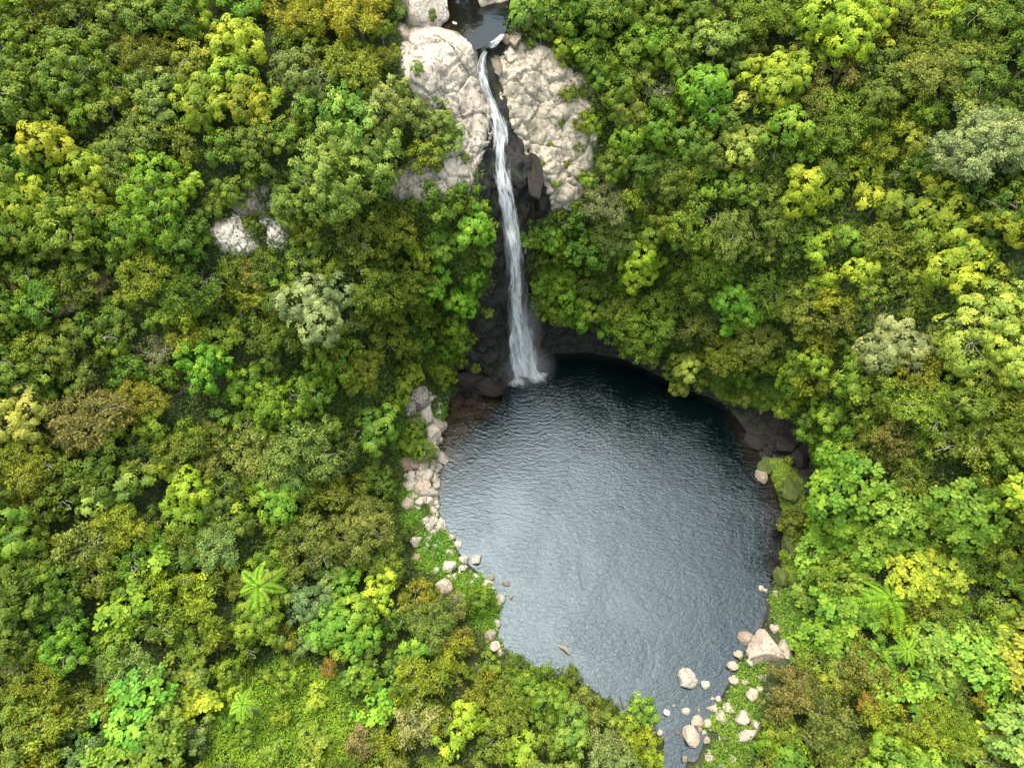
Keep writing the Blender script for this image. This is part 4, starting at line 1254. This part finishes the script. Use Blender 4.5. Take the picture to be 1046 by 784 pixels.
P, n, r = scatter(m_poly([MEADOW, [(340, 690), (380, 700), (370, 790), (330, 790)]]), 26, 23)
cover('grass', P, n, r, 14, .18, .06, .45, (.150, .255, .016), tone_amp=.5)
GRASS_L = [[(448, 412), (458, 420), (452, 440), (440, 428)], [(405, 430), (428, 440), (440, 455), (428, 470), (400, 470)], [(405, 505), (425, 500), (432, 530), (410, 545)],
           [(425, 545), (455, 545), (470, 575), (450, 590), (425, 580)], [(455, 590), (500, 585), (515, 605), (510, 640), (490, 640), (470, 615)], [(505, 590), (520, 595), (518, 615), (508, 612)],
           [(492, 640), (512, 640), (520, 660), (500, 662)]]
GRASS_R = [[(740, 690), (760, 672), (785, 680), (775, 720), (770, 770), (750, 800), (700, 800), (712, 745), (735, 720)], MOSSY[2]]
P, n, r = scatter(m_poly([BEACH_L]), 12, 29)
cover('grass', P, n, r, 7, .22, .08, .22, (.080, .135, .015), tone_amp=.5, jitter=.18)
P, n, r = scatter(m_poly(GRASS_L), 30, 24)
cover('grass', P, n, r, 7, .24, .09, .32, (.085, .20, .015), tone_amp=.5, jitter=.18)
P, n, r = scatter(m_poly(GRASS_R), 26, 25)
cover('grass', P, n, r, 7, .24, .09, .32, (.088, .165, .016), tone_amp=.8, jitter=.18)
P, n, r = scatter(m_poly([MOSSY[0], MOSSY[1]]), 60, 26)
cover('moss', P, n, r, 6, .12, .07, .12, (.11, .185, .018), tone_amp=.5, jitter=.1)

# ------------------------------------------------------------------ boulders
def make_boulder(seed, tri=False):
    import bmesh
    r = np.random.default_rng(seed)
    bm = bmesh.new()
    bmesh.ops.create_icosphere(bm, subdivisions=4, radius=1.0)
    me = bpy.data.meshes.new('boulder')
    planes = [(unit(r.normal(size=3)), r.uniform(.5, .86)) for _ in range(12)]
    if tri:
        planes = [(unit(np.array([math.cos(rad(a)), math.sin(rad(a)), z])), d) for a, z, d in ((-92, .3, .42), (28, .25, .48), (152, .35, .46), (60, 1.6, .52), (200, 1.4, .55), (-40, 1.7, .5), (95, .2, .86))]
    for v in bm.verts:
        p = np.array(v.co)
        for nn, dd in planes:
            e = p @ nn - dd
            if e > 0: p = p - nn * e * .97
        h = noise.fractal(Vector(p * 1.6) + Vector((seed, 0, 0)), 1, 2, 4)
        h2 = noise.fractal(Vector(p * 6) + Vector((seed, 0, 0)), 1, 2, 3)
        v.co = Vector(p * (1.12 + .13 * h + .05 * h2))
    bm.to_mesh(me)
    bm.free()
    me.polygons.foreach_set('use_smooth', np.ones(len(me.polygons), bool))
    me.materials.append(M['boulder'])
    return me


BOULD = [make_boulder(s) for s in range(40, 50)]
TRI = make_boulder(77, True)
STONE = {'w': ((1.10, 1.07, 1.0), 'whitish'), 'c': ((.98, .90, .78), 'cream'), 'p': ((.86, .68, .56), 'pinkish brown'), 'g': ((1.22, 1.15, 1.08), 'grey'), 'b': ((.42, .34, .26), 'dark brown'), 'm': ((.62, .56, .46), 'brownish grey')}
bmarks = []
bused = set()


def boulder(u, v, ru, rv, c, label=None, group='boulders', sink=.10, zadd=0.0, name='boulder', tall=.85):
    p, n = cast(u, v)
    if p is None: return
    z0 = p[2]
    if z0 < 0:                      # in the water: stand it on the bed, show it above the surface
        p = at(u, v, 0.0)
    dep = (p - CAM) @ FWD
    s = dep / FPX
    dep_v = 1.0 / max(.55, abs(ray(u, v)[2]))
    o = obj(name, BOULD[rng.integers(0, len(BOULD))])
    a, b = ru * s, rv * s * dep_v * .92
    h = tall * min(a, b)
    o.scale = (a * 1.1, b * 1.1, h * 1.1)
    o.rotation_euler = (rng.normal(0, .15), rng.normal(0, .15), rng.choice([0, math.pi]) + rng.normal(0, .25))
    o.location = (p[0], p[1], p[2] + h * (.5 - sink) + zadd)
    k = STONE[c][0]
    o.color = (*(np.array(k) * rng.uniform(.9, 1.1)), 1)
    if label is None:
        px = ru
        size = 'tiny' if px < 3 else 'small' if px < 4.6 else 'medium' if px < 7.5 else 'large'
        ms = sorted(bmarks, key=lambda m: (m[0] - u) ** 2 + (m[1] - v) ** 2)
        for cand in [f"{size} {STONE[c][1]} boulder {w} {m[2]}" for m in ms[:6] for w in (('just ' if math.hypot(m[0] - u, m[1] - v) < 25 else '') + rel_b(u, v, m),)] + \
                [f"{size} {STONE[c][1]} boulder between {ms[0][2]} and {m[2]}" for m in ms[1:5]]:
            if cand not in bused:
                label = cand
                break
        label = label or f"{size} {STONE[c][1]} boulder half buried near {ms[0][2]}"
    bused.add(label)
    tag(o, label, 'boulder', group)
    return o


def rel_b(u, v, m):
    dx, dy = u - m[0], v - m[1]
    if abs(dy) > abs(dx): return 'above' if dy < 0 else 'below'
    water = (dx > 0) == (m[0] < 600)
    return 'on the water side of' if water else 'on the land side of'


def T5(x, y): return 390 + .3825 * x, 380 + .3825 * y
def T6(x, y): return 640 + .26 * x, 580 + .26 * y


KEYB = [  # with labels of their own
    (*T5(115, 120), 12, 12, 'g', 'broad flat grey boulder in the upper shore pile beside the emerald tree', 'the broad flat boulder'),
    (*T5(73, 245), 11.5, 12, 'p', 'pinkish brown rounded boulder, biggest in the shore pile', 'the pinkish boulder'),
    (*T5(255, 500), 5.5, 5, 'w', 'white stone standing alone in the water off the shore pile', 'the lone white stone'),
    (*T5(162, 577), 9, 8, 'c', 'cream rounded boulder in the grass behind the lone white stone', 'the cream boulder in the grass'),
    (*T5(285, 575), 6.5, 6.5, 'w', 'white boulder on the grassy point that juts into the pool', 'the white boulder on the point'),
    (*T5(293, 708), 6.5, 8, 'm', 'brownish boulder at the waterline below the grassy point', 'the brownish waterline boulder'),
    (*T6(230, 437), 9.5, 9.5, 'w', 'white round boulder standing in the pool near its outlet', 'the white pool boulder'),
    (*T6(545, 320), 16, 15, 'c', 'big triangular cream boulder, largest on the outlet bank', 'the triangular boulder'),
    (*T6(250, 655), 7.5, 13, 'c', 'tall oval cream boulder at the edge of the outlet stream', 'the tall oval boulder'),
    (*T6(460, 590), 8.5, 7.5, 'c', 'squarish cream boulder in the grass of the outlet bank', 'the squarish bank boulder'),
    (*T6(465, 658), 10.5, 6.5, 'c', 'long low cream boulder beneath the squarish bank boulder', 'the long low boulder'),
    (*T6(463, 275), 6.5, 6.5, 'm', 'mossy brownish boulder in the water beside the triangular boulder', 'the mossy water boulder'),
]
for u, v, a, b, c, lab, ph in KEYB: bmarks.append((u, v, ph))
for u, v, a, b, c, lab, ph in KEYB:
    o = boulder(u, v, a, b, c, lab, 'boulders on the pool shore')
    if 'triangular' in ph:
        o.data = TRI
        o.rotation_euler = (0, 0, 0)
        o.scale = (o.scale[0] * 1.12, o.scale[1] * 1.15, o.scale[2])
SMALL_L = "95 68 24 g;75 90 16 c;140 142 22 c;163 147 14 w;95 52 15 c;130 170 22 g;150 182 10 w;135 197 15 w;140 214 12 w;120 230 22 w;160 235 15 w;110 256 15 c;125 276 15 w;140 287 12 w;105 310 20 c;130 322 18 w;65 353 16 c;105 348 13 w;126 345 10 w;88 455 17 g;125 415 10 w;125 445 9 w;140 466 8 w;165 410 9 w;185 440 10 w;201 460 9 w;180 480 10 c;90 497 11 p;183 520 16 w;220 505 13 w;143 531 9 w;190 605 11 w;215 601 10 w;252 548 10 w;290 549 8 m;320 605 12 w;333 565 9 m;309 621 9 w;299 601 8 w;345 600 6 m;305 670 10 w;300 733 14 c;320 748 10 w;345 755 8 w;60 68 12 g;110 90 13 g;150 255 9 w"
SMALL_R = "312 458 17 w;232 562 14 w;160 570 14 w;185 540 7 m;130 645 12 w;200 650 9 b;497 305 18 c;620 308 25 c;635 341 18 c;583 237 18 c;435 340 17 c;413 383 22 c;483 372 17 w;420 440 20 c;463 450 15 c;490 497 24 c;535 435 17 c;525 475 13 c;272 600 23 c;338 553 19 c;362 517 13 c;338 512 7 w;403 553 22 c;370 588 24 c;323 608 16 c;510 615 19 c;312 676 14 c;305 645 11 c;288 632 9 c;328 745 17 c;230 750 13 m;420 750 13 c;580 100 14 c;525 80 11 c;655 180 7 w;285 558 7 m;545 90 9 c"
for e in SMALL_L.split(';'):
    x, y, r_, c = e.split()
    boulder(*T5(float(x), float(y)), float(r_) * .43, float(r_) * .41, c, None, 'boulders on the pool shore')
for e in SMALL_R.split(';'):
    x, y, r_, c = e.split()
    boulder(*T6(float(x), float(y)), float(r_) * .26, float(r_) * .25, c, None, 'boulders on the pool shore')
# loose rubble between the boulders
def rubble(polys, dens, seed, smin, smax, color):
    P, n, r = scatter(m_poly(polys), dens, seed)
    vs, fs, k0 = [], [], 0
    base = np.array([(x, y, z) for x in (-1, 1) for y in (-1, 1) for z in (-1, 1)], float)
    qf = np.array([(0, 1, 3, 2), (4, 6, 7, 5), (0, 4, 5, 1), (2, 3, 7, 6), (0, 2, 6, 4), (1, 5, 7, 3)])
    for p in P:
        b = base * r.uniform(.55, 1.15, (8, 3)) * r.uniform(smin, smax) * np.array([1, r.uniform(.6, 1), r.uniform(.45, .8)])
        a = r.uniform(0, 6.28)
        ca_, sa_ = math.cos(a), math.sin(a)
        b = np.stack([b[:, 0] * ca_ - b[:, 1] * sa_, b[:, 0] * sa_ + b[:, 1] * ca_, b[:, 2]], 1)
        vs.append(b + p); fs.append(qf + k0); k0 += 8
    o = obj('rubble', mesh_np('rubble', np.concatenate(vs), np.concatenate(fs), M['boulder']))
    o.color = (*color, 1)
    return tag(o, kind='stuff')


rubble([[(408, 400), (440, 398), (452, 420), (440, 450), (452, 480), (446, 520), (458, 548), (440, 550), (420, 520), (412, 480), (418, 440)]], 4.5, 31, .12, .48, (1.2, 1.15, 1.08))
rubble([[(425, 545), (458, 548), (480, 578), (505, 600), (470, 600), (430, 580)]], 1.8, 32, .10, .36, (1.3, 1.27, 1.2))
rubble([[(700, 735), (745, 690), (765, 700), (770, 760), (730, 790), (700, 790)]], 1.1, 33, .10, .34, (1.2, 1.14, 1.02))

# boulders at the head of the falls
boulder(433, 8, 25, 19, 'g', 'large rounded grey boulder at the head of the pale slab', 'boulders at the head of the falls')
boulder(500, -2, 17, 20, 'c', 'rounded cream boulder standing in the dark stream above the falls', 'boulders at the head of the falls')
boulder(492, 47, 5, 8, 'c', 'small cream block wedged beside the lip of the falls', 'boulders at the head of the falls')
boulder(505, 66, 6, 8, 'm', 'brownish stone splitting the top of the falls', 'boulders at the head of the falls')
boulder(527, 44, 7, 7, 'm', 'brownish boulder at the lip across from the small cream block', 'boulders at the head of the falls')
boulder(538, 24, 8, 8, 'm', 'dark brownish boulder edging the upper stream under the trees', 'boulders at the head of the falls')
boulder(479, 36, 5, 5, 'm', 'small brownish stone on the near rim of the upper stream', 'boulders at the head of the falls')
boulder(487, 47, 5, 4, 'c', 'small cream stone at the lip between slab and chute', 'boulders at the head of the falls')
boulder(517, 40, 5, 5, 'b', 'dark wet stone in the white water of the lip', 'boulders at the head of the falls')
boulder(466, 29, 6, 5, 'g', 'greyish stone on the slab edge by the upper stream', 'boulders at the head of the falls')
boulder(410, 34, 9, 9, 'c', 'cream boulder beneath the large rounded grey one', 'boulders at the head of the falls')
boulder(606, 135, 8, 11, 'c', 'brownish cream boulder in the vines below the rim', 'boulders at the head of the falls')
# grey outcrop in the wooded slope
slab('rock_outcrop', [(210, 236), (226, 219), (246, 217), (258, 230), (270, 254), (248, 266), (224, 260)], 1.0, 'grey jagged lower block of the wooded outcrop, farthest from the falls').color = (1.4, 1.33, 1.27, 1)
slab('rock_outcrop', [(260, 224), (276, 216), (302, 238), (298, 256), (276, 253)], 1.2, 'whitish block of the wooded outcrop, on its pool side').color = (1.6, 1.55, 1.5, 1)
slab('rock_outcrop', [(234, 206), (260, 184), (280, 190), (272, 220), (244, 228)], .9, 'brownish upper block of the wooded outcrop').color = (.62, .56, .48, 1)
slab('rock_outcrop', [(276, 190), (294, 179), (301, 204), (280, 221), (269, 208)], 1.0, 'small grey block topping the wooded outcrop').color = (1.3, 1.22, 1.16, 1)
slab('rock_outcrop', [(400, 186), (432, 178), (448, 186), (440, 202), (408, 206)], .5, 'greyish ledge under the big pale green tree').color = (.8, .76, .72, 1)
slab('rock_outcrop', [(972, 382), (996, 376), (1030, 376), (1060, 380), (1060, 392), (1000, 394)], .5, 'brownish rock strip beneath the large pale lime edge tree').color = (.55, .46, .40, 1)
slab('rock_outcrop', [(584, 76), (596, 72), (606, 84), (602, 98), (590, 96)], .6, 'cream rim block under the trees above the cream rock face').color = (.9, .85, .76, 1)
boulder(777, 487, 5, 7, 'm', 'brownish patchy stone on the rim of the mossy ledge', 'boulders on the pool shore')
boulder(70, 305, 9, 6, 'm', 'brownish stone showing between trees below the yellow green dome', 'stones on the wooded slope')
boulder(100, 288, 6, 5, 'g', 'small grey stone showing through trees uphill of the bare branches', 'stones on the wooded slope')

# dark wet boulders at the foot of the falls
for (u, v, a, b, lab) in [(478, 388, 15, 10, 'dark wet boulder at the foot of the falls nearest the shore pile'), (500, 395, 13, 9, 'dark wet boulder in the splash below the falls'),
                                                    (545, 185, 10, 18, 'dark wet bulging rock beside the cream face at the falls'), (552, 205, 8, 14, 'dark wet rock under the bulging one by the falls')]:
    o = boulder(u, v, a, b, 'b', lab, 'wet rocks at the falls', tall=.8)
    o.color = (.055, .048, .042, 1)

# mossy blocks along the undercut bank
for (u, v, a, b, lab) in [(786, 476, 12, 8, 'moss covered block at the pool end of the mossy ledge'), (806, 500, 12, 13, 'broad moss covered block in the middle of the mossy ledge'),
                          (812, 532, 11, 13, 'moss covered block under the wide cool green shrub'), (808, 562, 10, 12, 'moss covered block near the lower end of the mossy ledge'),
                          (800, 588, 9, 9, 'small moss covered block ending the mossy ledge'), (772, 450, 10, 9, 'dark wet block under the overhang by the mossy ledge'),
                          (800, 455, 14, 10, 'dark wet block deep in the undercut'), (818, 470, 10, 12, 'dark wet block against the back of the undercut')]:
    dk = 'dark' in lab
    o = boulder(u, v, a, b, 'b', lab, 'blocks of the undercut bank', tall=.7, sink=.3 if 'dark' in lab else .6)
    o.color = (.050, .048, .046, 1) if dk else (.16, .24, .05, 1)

# driftwood
def stick(pts, rads, label):
    tb = Tubes()
    for pth, rr_ in zip(pts, rads): tb.add(pth, rr_, 7)
    return tag(obj('driftwood', tb.mesh('driftwood', M['bark'])), label, 'driftwood')


a, b = at(570, 659), at(582, 668)
stick([[a, a * .5 + b * .5 + [0.1, .1, .25], b + [0, 0, .05]], [at(577, 661, .15), at(581, 657, .4)]], [[.10, .22, .12], [.07, .03]], 'dark crooked driftwood lying in the open pool').color = (1, 1, 1, 1)
a = at(635, 724, -.5)
stick([[a, a + [.05, 0, .8], at(634, 707, .5)]], [[.09, .08, .03]], 'dead stem leaning out of the water near the round outlet bush')

# ------------------------------------------------------------------ the waterfall
def mat_foam(name, lo, hi, su, sv, dens):
    t = NT(name)
    at_ = t.n('Attribute', attribute_name='flow')     # x across -1..1, y metres along, z edge fade
    sep = t.n('SeparateColor')
    t.l(at_.outputs['Color'], sep.inputs[0])
    cm = t.n('CombineXYZ')
    t.l(t.math('MULTIPLY', sep.outputs[0], su), cm.inputs[0])
    t.l(t.math('MULTIPLY', sep.outputs[1], sv), cm.inputs[1])
    n = t.noise(1.0, 5, 0.62, cm.outputs[0], 0.25)
    n2 = t.noise(3.0, 4, 0.6, cm.outputs[0])
    f = t.math('ADD', t.math('MULTIPLY', n, .7), t.math('MULTIPLY', n2, .3))
    f = t.math('ADD', f, t.math('MULTIPLY_ADD', sep.outputs[2], .55, -.55 + dens))
    a = t.ramp(f, [(lo, 0), (hi, 1)])
    d = t.n('BsdfPrincipled', ins={'Base Color': (.93, .94, .95, 1), 'Roughness': .5, 'Specular IOR Level': .3})
    tl = t.n('BsdfTranslucent', ins={'Color': (.8, .83, .85, 1)})
    m1 = t.n('MixShader', ins={0: .5})
    t.l(d.outputs[0], m1.inputs[1]); t.l(tl.outputs[0], m1.inputs[2])
    tr = t.n('BsdfTransparent')
    mx = t.n('MixShader')
    t.l(a, mx.inputs[0]); t.l(tr.outputs[0], mx.inputs[1]); t.l(m1.outputs[0], mx.inputs[2])
    return t.done(mx.outputs[0])


def ribbon(name, px, wid, lift, mat, parent, seed, bulge=.25, k=8, across=13, f0=1.2, f1=1.2):
    pts, nor = [], []
    for (u, v) in px:
        p, n = cast(u, v)
        if p[2] < 0.02: p = at(u, v, .03)
        pts.append(p); nor.append(n)
    pts, nor = np.array(pts), np.array(nor)
    s = np.arange(len(px))
    fs = np.linspace(0, len(px) - 1, (len(px) - 1) * k + 1)
    P = np.stack([np.interp(fs, s, pts[:, i]) for i in range(3)], 1)
    W = np.interp(fs, s, wid)
    ker = np.array([1, 2, 3, 4, 3, 2, 1.]) / 16
    for i in range(3):
        P[:, i] = np.convolve(np.pad(P[:, i], 3, 'edge'), ker, 'valid')
    lf = np.interp(fs, s, lift)
    dep = (P - CAM) @ FWD
    Wm = 1.12 * W * dep / FPX
    L = np.concatenate([[0], np.cumsum(np.linalg.norm(np.diff(P, axis=0), axis=1))])
    out = np.array([0.1, -.85, .52])
    x = np.linspace(-1, 1, across)
    v = np.zeros((len(P), across, 3))
    fl = np.ones((len(P), across, 4))
    for i in range(len(P)):
        for j in range(across):
            h = noise.fractal(Vector((x[j] * 1.7 + seed, L[i] * .35, seed)), 1, 2, 3)
            v[i, j] = P[i] + np.array([x[j] * Wm[i] * (1 + .18 * noise.noise(Vector((seed, L[i] * .8, x[j])))), 0, 0]) + out * (lf[i] + bulge * (1 - x[j] ** 2) * (1 + .7 * h))
            fl[i, j, :3] = (x[j] * Wm[i], L[i], max(0, 1 - abs(x[j]) ** 2.2))
    ii = np.arange(len(P))
    fl[:, :, 2] *= np.clip(np.minimum(ii / (f0 * k), (len(P) - 1 - ii) / (f1 * k))[:, None] * 1.15 - .15, -.15, 1)
    return obj(name, mesh_np(name, v.reshape(-1, 3), grid_faces(len(P), across, False), mat, {'flow': fl.reshape(-1, 4)}, smooth=True), parent)


wf = empty('waterfall', FALL[-1])
tag(wf, 'white waterfall dropping from the rock lip into the dark pool', 'waterfall')
wf.location = (0, 0, 0)
fm = mat_foam('falling_water', .44, .68, 2.5, .36, .075)
fm2 = mat_foam('falling_water_thin', .30, 1.05, 2.0, .14, .0)
fm3 = mat_foam('pool_foam', .22, .75, 1.1, .9, .06)
ribbon('upper_cascade', [(516, 33), (510, 39), (503, 45), (497, 54)], [5, 8, 9, 6], [1.15, 1.15, 1.0, .6], fm, wf, 3.3, .3, f0=.4, f1=.6)
ribbon('chute', [(499, 46), (492, 60), (491, 74), (495, 88), (500, 100), (505, 112), (508, 122), (510, 134)], [6, 6, 8, 9.5, 8, 9, 11, 9], [.5, .5, .6, .7, .6, .6, .5, .4], fm, wf, 5.1, .25, f0=.5, f1=1.5)
FP = [(503, 104), (508, 120), (511, 138), (510, 155), (511, 172), (514, 190), (517, 205), (520, 225), (523, 245), (525, 270), (526, 295), (527, 320), (530, 350), (536, 386)]
FL = [.5, .5, .4, .4, .5, .9, 1.2, 1.3, 1.2, 1.0, .9, .8, .7, .4]
ribbon('fall', FP, [7, 12, 14.5, 13.5, 14, 13, 12, 11, 10.5, 10, 10, 10.5, 12, 13], FL, fm, wf, 7.7, .35, f0=.8, f1=.1)
ribbon('veil', FP[4:], [8, 10, 12, 13, 13.5, 14, 14.5, 15, 17, 19], [l + .25 for l in FL[4:]], fm2, wf, 9.2, .3, f0=1.5, f1=.1)
ribbon('strand', [(526, 300), (524, 320), (521, 342), (523, 364), (529, 389)], [5, 6, 5, 5, 6], [.9, .8, .6, .5, .3], fm, wf, 2.2, .2, f0=2, f1=.1)
ribbon('strand', [(529, 290), (534, 312), (538, 336), (542, 358), (547, 385)], [6, 8, 8, 8, 8], [.9, .8, .7, .6, .35], fm, wf, 4.4, .25, f0=2, f1=.1)

# foam where the falls strike the pool
def foam_patch(u, v, ru, rv, seed):
    c = at(u, v, .05)
    s = ((c - CAM) @ FWD) / FPX
    k, q = 28, 7
    vs, fl = [], []
    for i in range(k):
        a = 2 * math.pi * i / k
        for j in range(q):
            f = j / (q - 1)
            rr_ = f * (1 + .3 * noise.noise(Vector((math.cos(a) * 1.5, math.sin(a) * 1.5, seed))))
            p = c + np.array([math.cos(a) * ru * s * rr_, math.sin(a) * rv * s * 1.2 * rr_, .35 * (1 - f) ** 1.5 + .05 * noise.noise(Vector((i, j, seed)))])
            vs.append(p); fl.append((p[0] * 1, p[1] * 2, 1 - f ** 1.5, 1))
    return obj('splash_foam', mesh_np('splash_foam', vs, grid_faces(k, q, True), fm3, {'flow': np.array(fl)}, smooth=True), wf)


foam_patch(529, 390, 14, 8, 1.0)
foam_patch(548, 385, 16, 9, 2.0)


# spray hanging round the foot of the falls
def mist(u, v, rx, ry, rz, dens, name='mist'):
    import bmesh
    bm = bmesh.new()
    bmesh.ops.create_icosphere(bm, subdivisions=3, radius=1.0)
    me = bpy.data.meshes.new(name)
    bm.to_mesh(me); bm.free()
    t = NT('spray_mist')
    ln = t.n('VectorMath', operation='LENGTH')
    t.l(t.n('TexCoord').outputs['Object'], ln.inputs[0])
    fall_ = t.math('POWER', t.math('MAXIMUM', t.math('SUBTRACT', 1.0, ln.outputs['Value']), 0.0), 1.4)
    pv = t.n('VolumePrincipled', ins={'Color': (.95, .97, 1.0, 1), 'Density': t.math('MULTIPLY', fall_, dens)})
    t.l(pv.outputs[0], t.out.inputs['Volume'])
    me.materials.append(t.m)
    o = obj(name, me)
    p = at(u, v, 0)
    o.location = (p[0], p[1], rz * .9)
    o.scale = (rx, ry, rz)
    return tag(o, kind='stuff')


mist(538, 390, 3.2, 2.4, 3.0, .15)
mist(536, 380, 1.9, 1.4, 6.5, .12)

# ------------------------------------------------------------------ light
w = bpy.data.worlds.new('World')
scene.world = w
w.use_nodes = True
nt = w.node_tree
SUN_EL, SUN_AZ = rad(73), rad(-134)     # azimuth measured from +x toward -y: bright cloud high above the falls
sky = nt.nodes.new('ShaderNodeTexSky')
sky.sky_type = 'NISHITA'
sky.sun_disc = False
sky.sun_elevation = SUN_EL
sd_ = Vector((math.cos(SUN_EL) * math.cos(SUN_AZ), -math.cos(SUN_EL) * math.sin(SUN_AZ), math.sin(SUN_EL)))
sky.sun_rotation = math.atan2(sd_.x, sd_.y)
sky.dust_density = 3.0
hsv = nt.nodes.new('ShaderNodeHueSaturation')
hsv.inputs['Saturation'].default_value = 0.48
hsv.inputs['Hue'].default_value = 0.46
bg = nt.nodes['Background']
bg.inputs[1].default_value = 0.15
nt.links.new(sky.outputs[0], hsv.inputs['Color'])
nt.links.new(hsv.outputs[0], bg.inputs[0])
sl = bpy.data.lights.new('sun', 'SUN')
sl.energy = 1.5
sl.angle = rad(50)
sl.color = (1.0, .95, .81)
so = bpy.data.objects.new('sun', sl)
link(so)
so.rotation_euler = sd_.to_track_quat('Z', 'Y').to_euler()
so.location = (0, 0, 90)

scene.view_settings.view_transform = 'Standard'
scene.view_settings.look = 'None'
scene.view_settings.exposure = 2.12
scene.view_settings.gamma = 1
c = scene.cycles
c.max_bounces = 6
c.diffuse_bounces = 3
c.glossy_bounces = 2
c.transmission_bounces = 3
c.transparent_max_bounces = 10
c.use_denoising = True
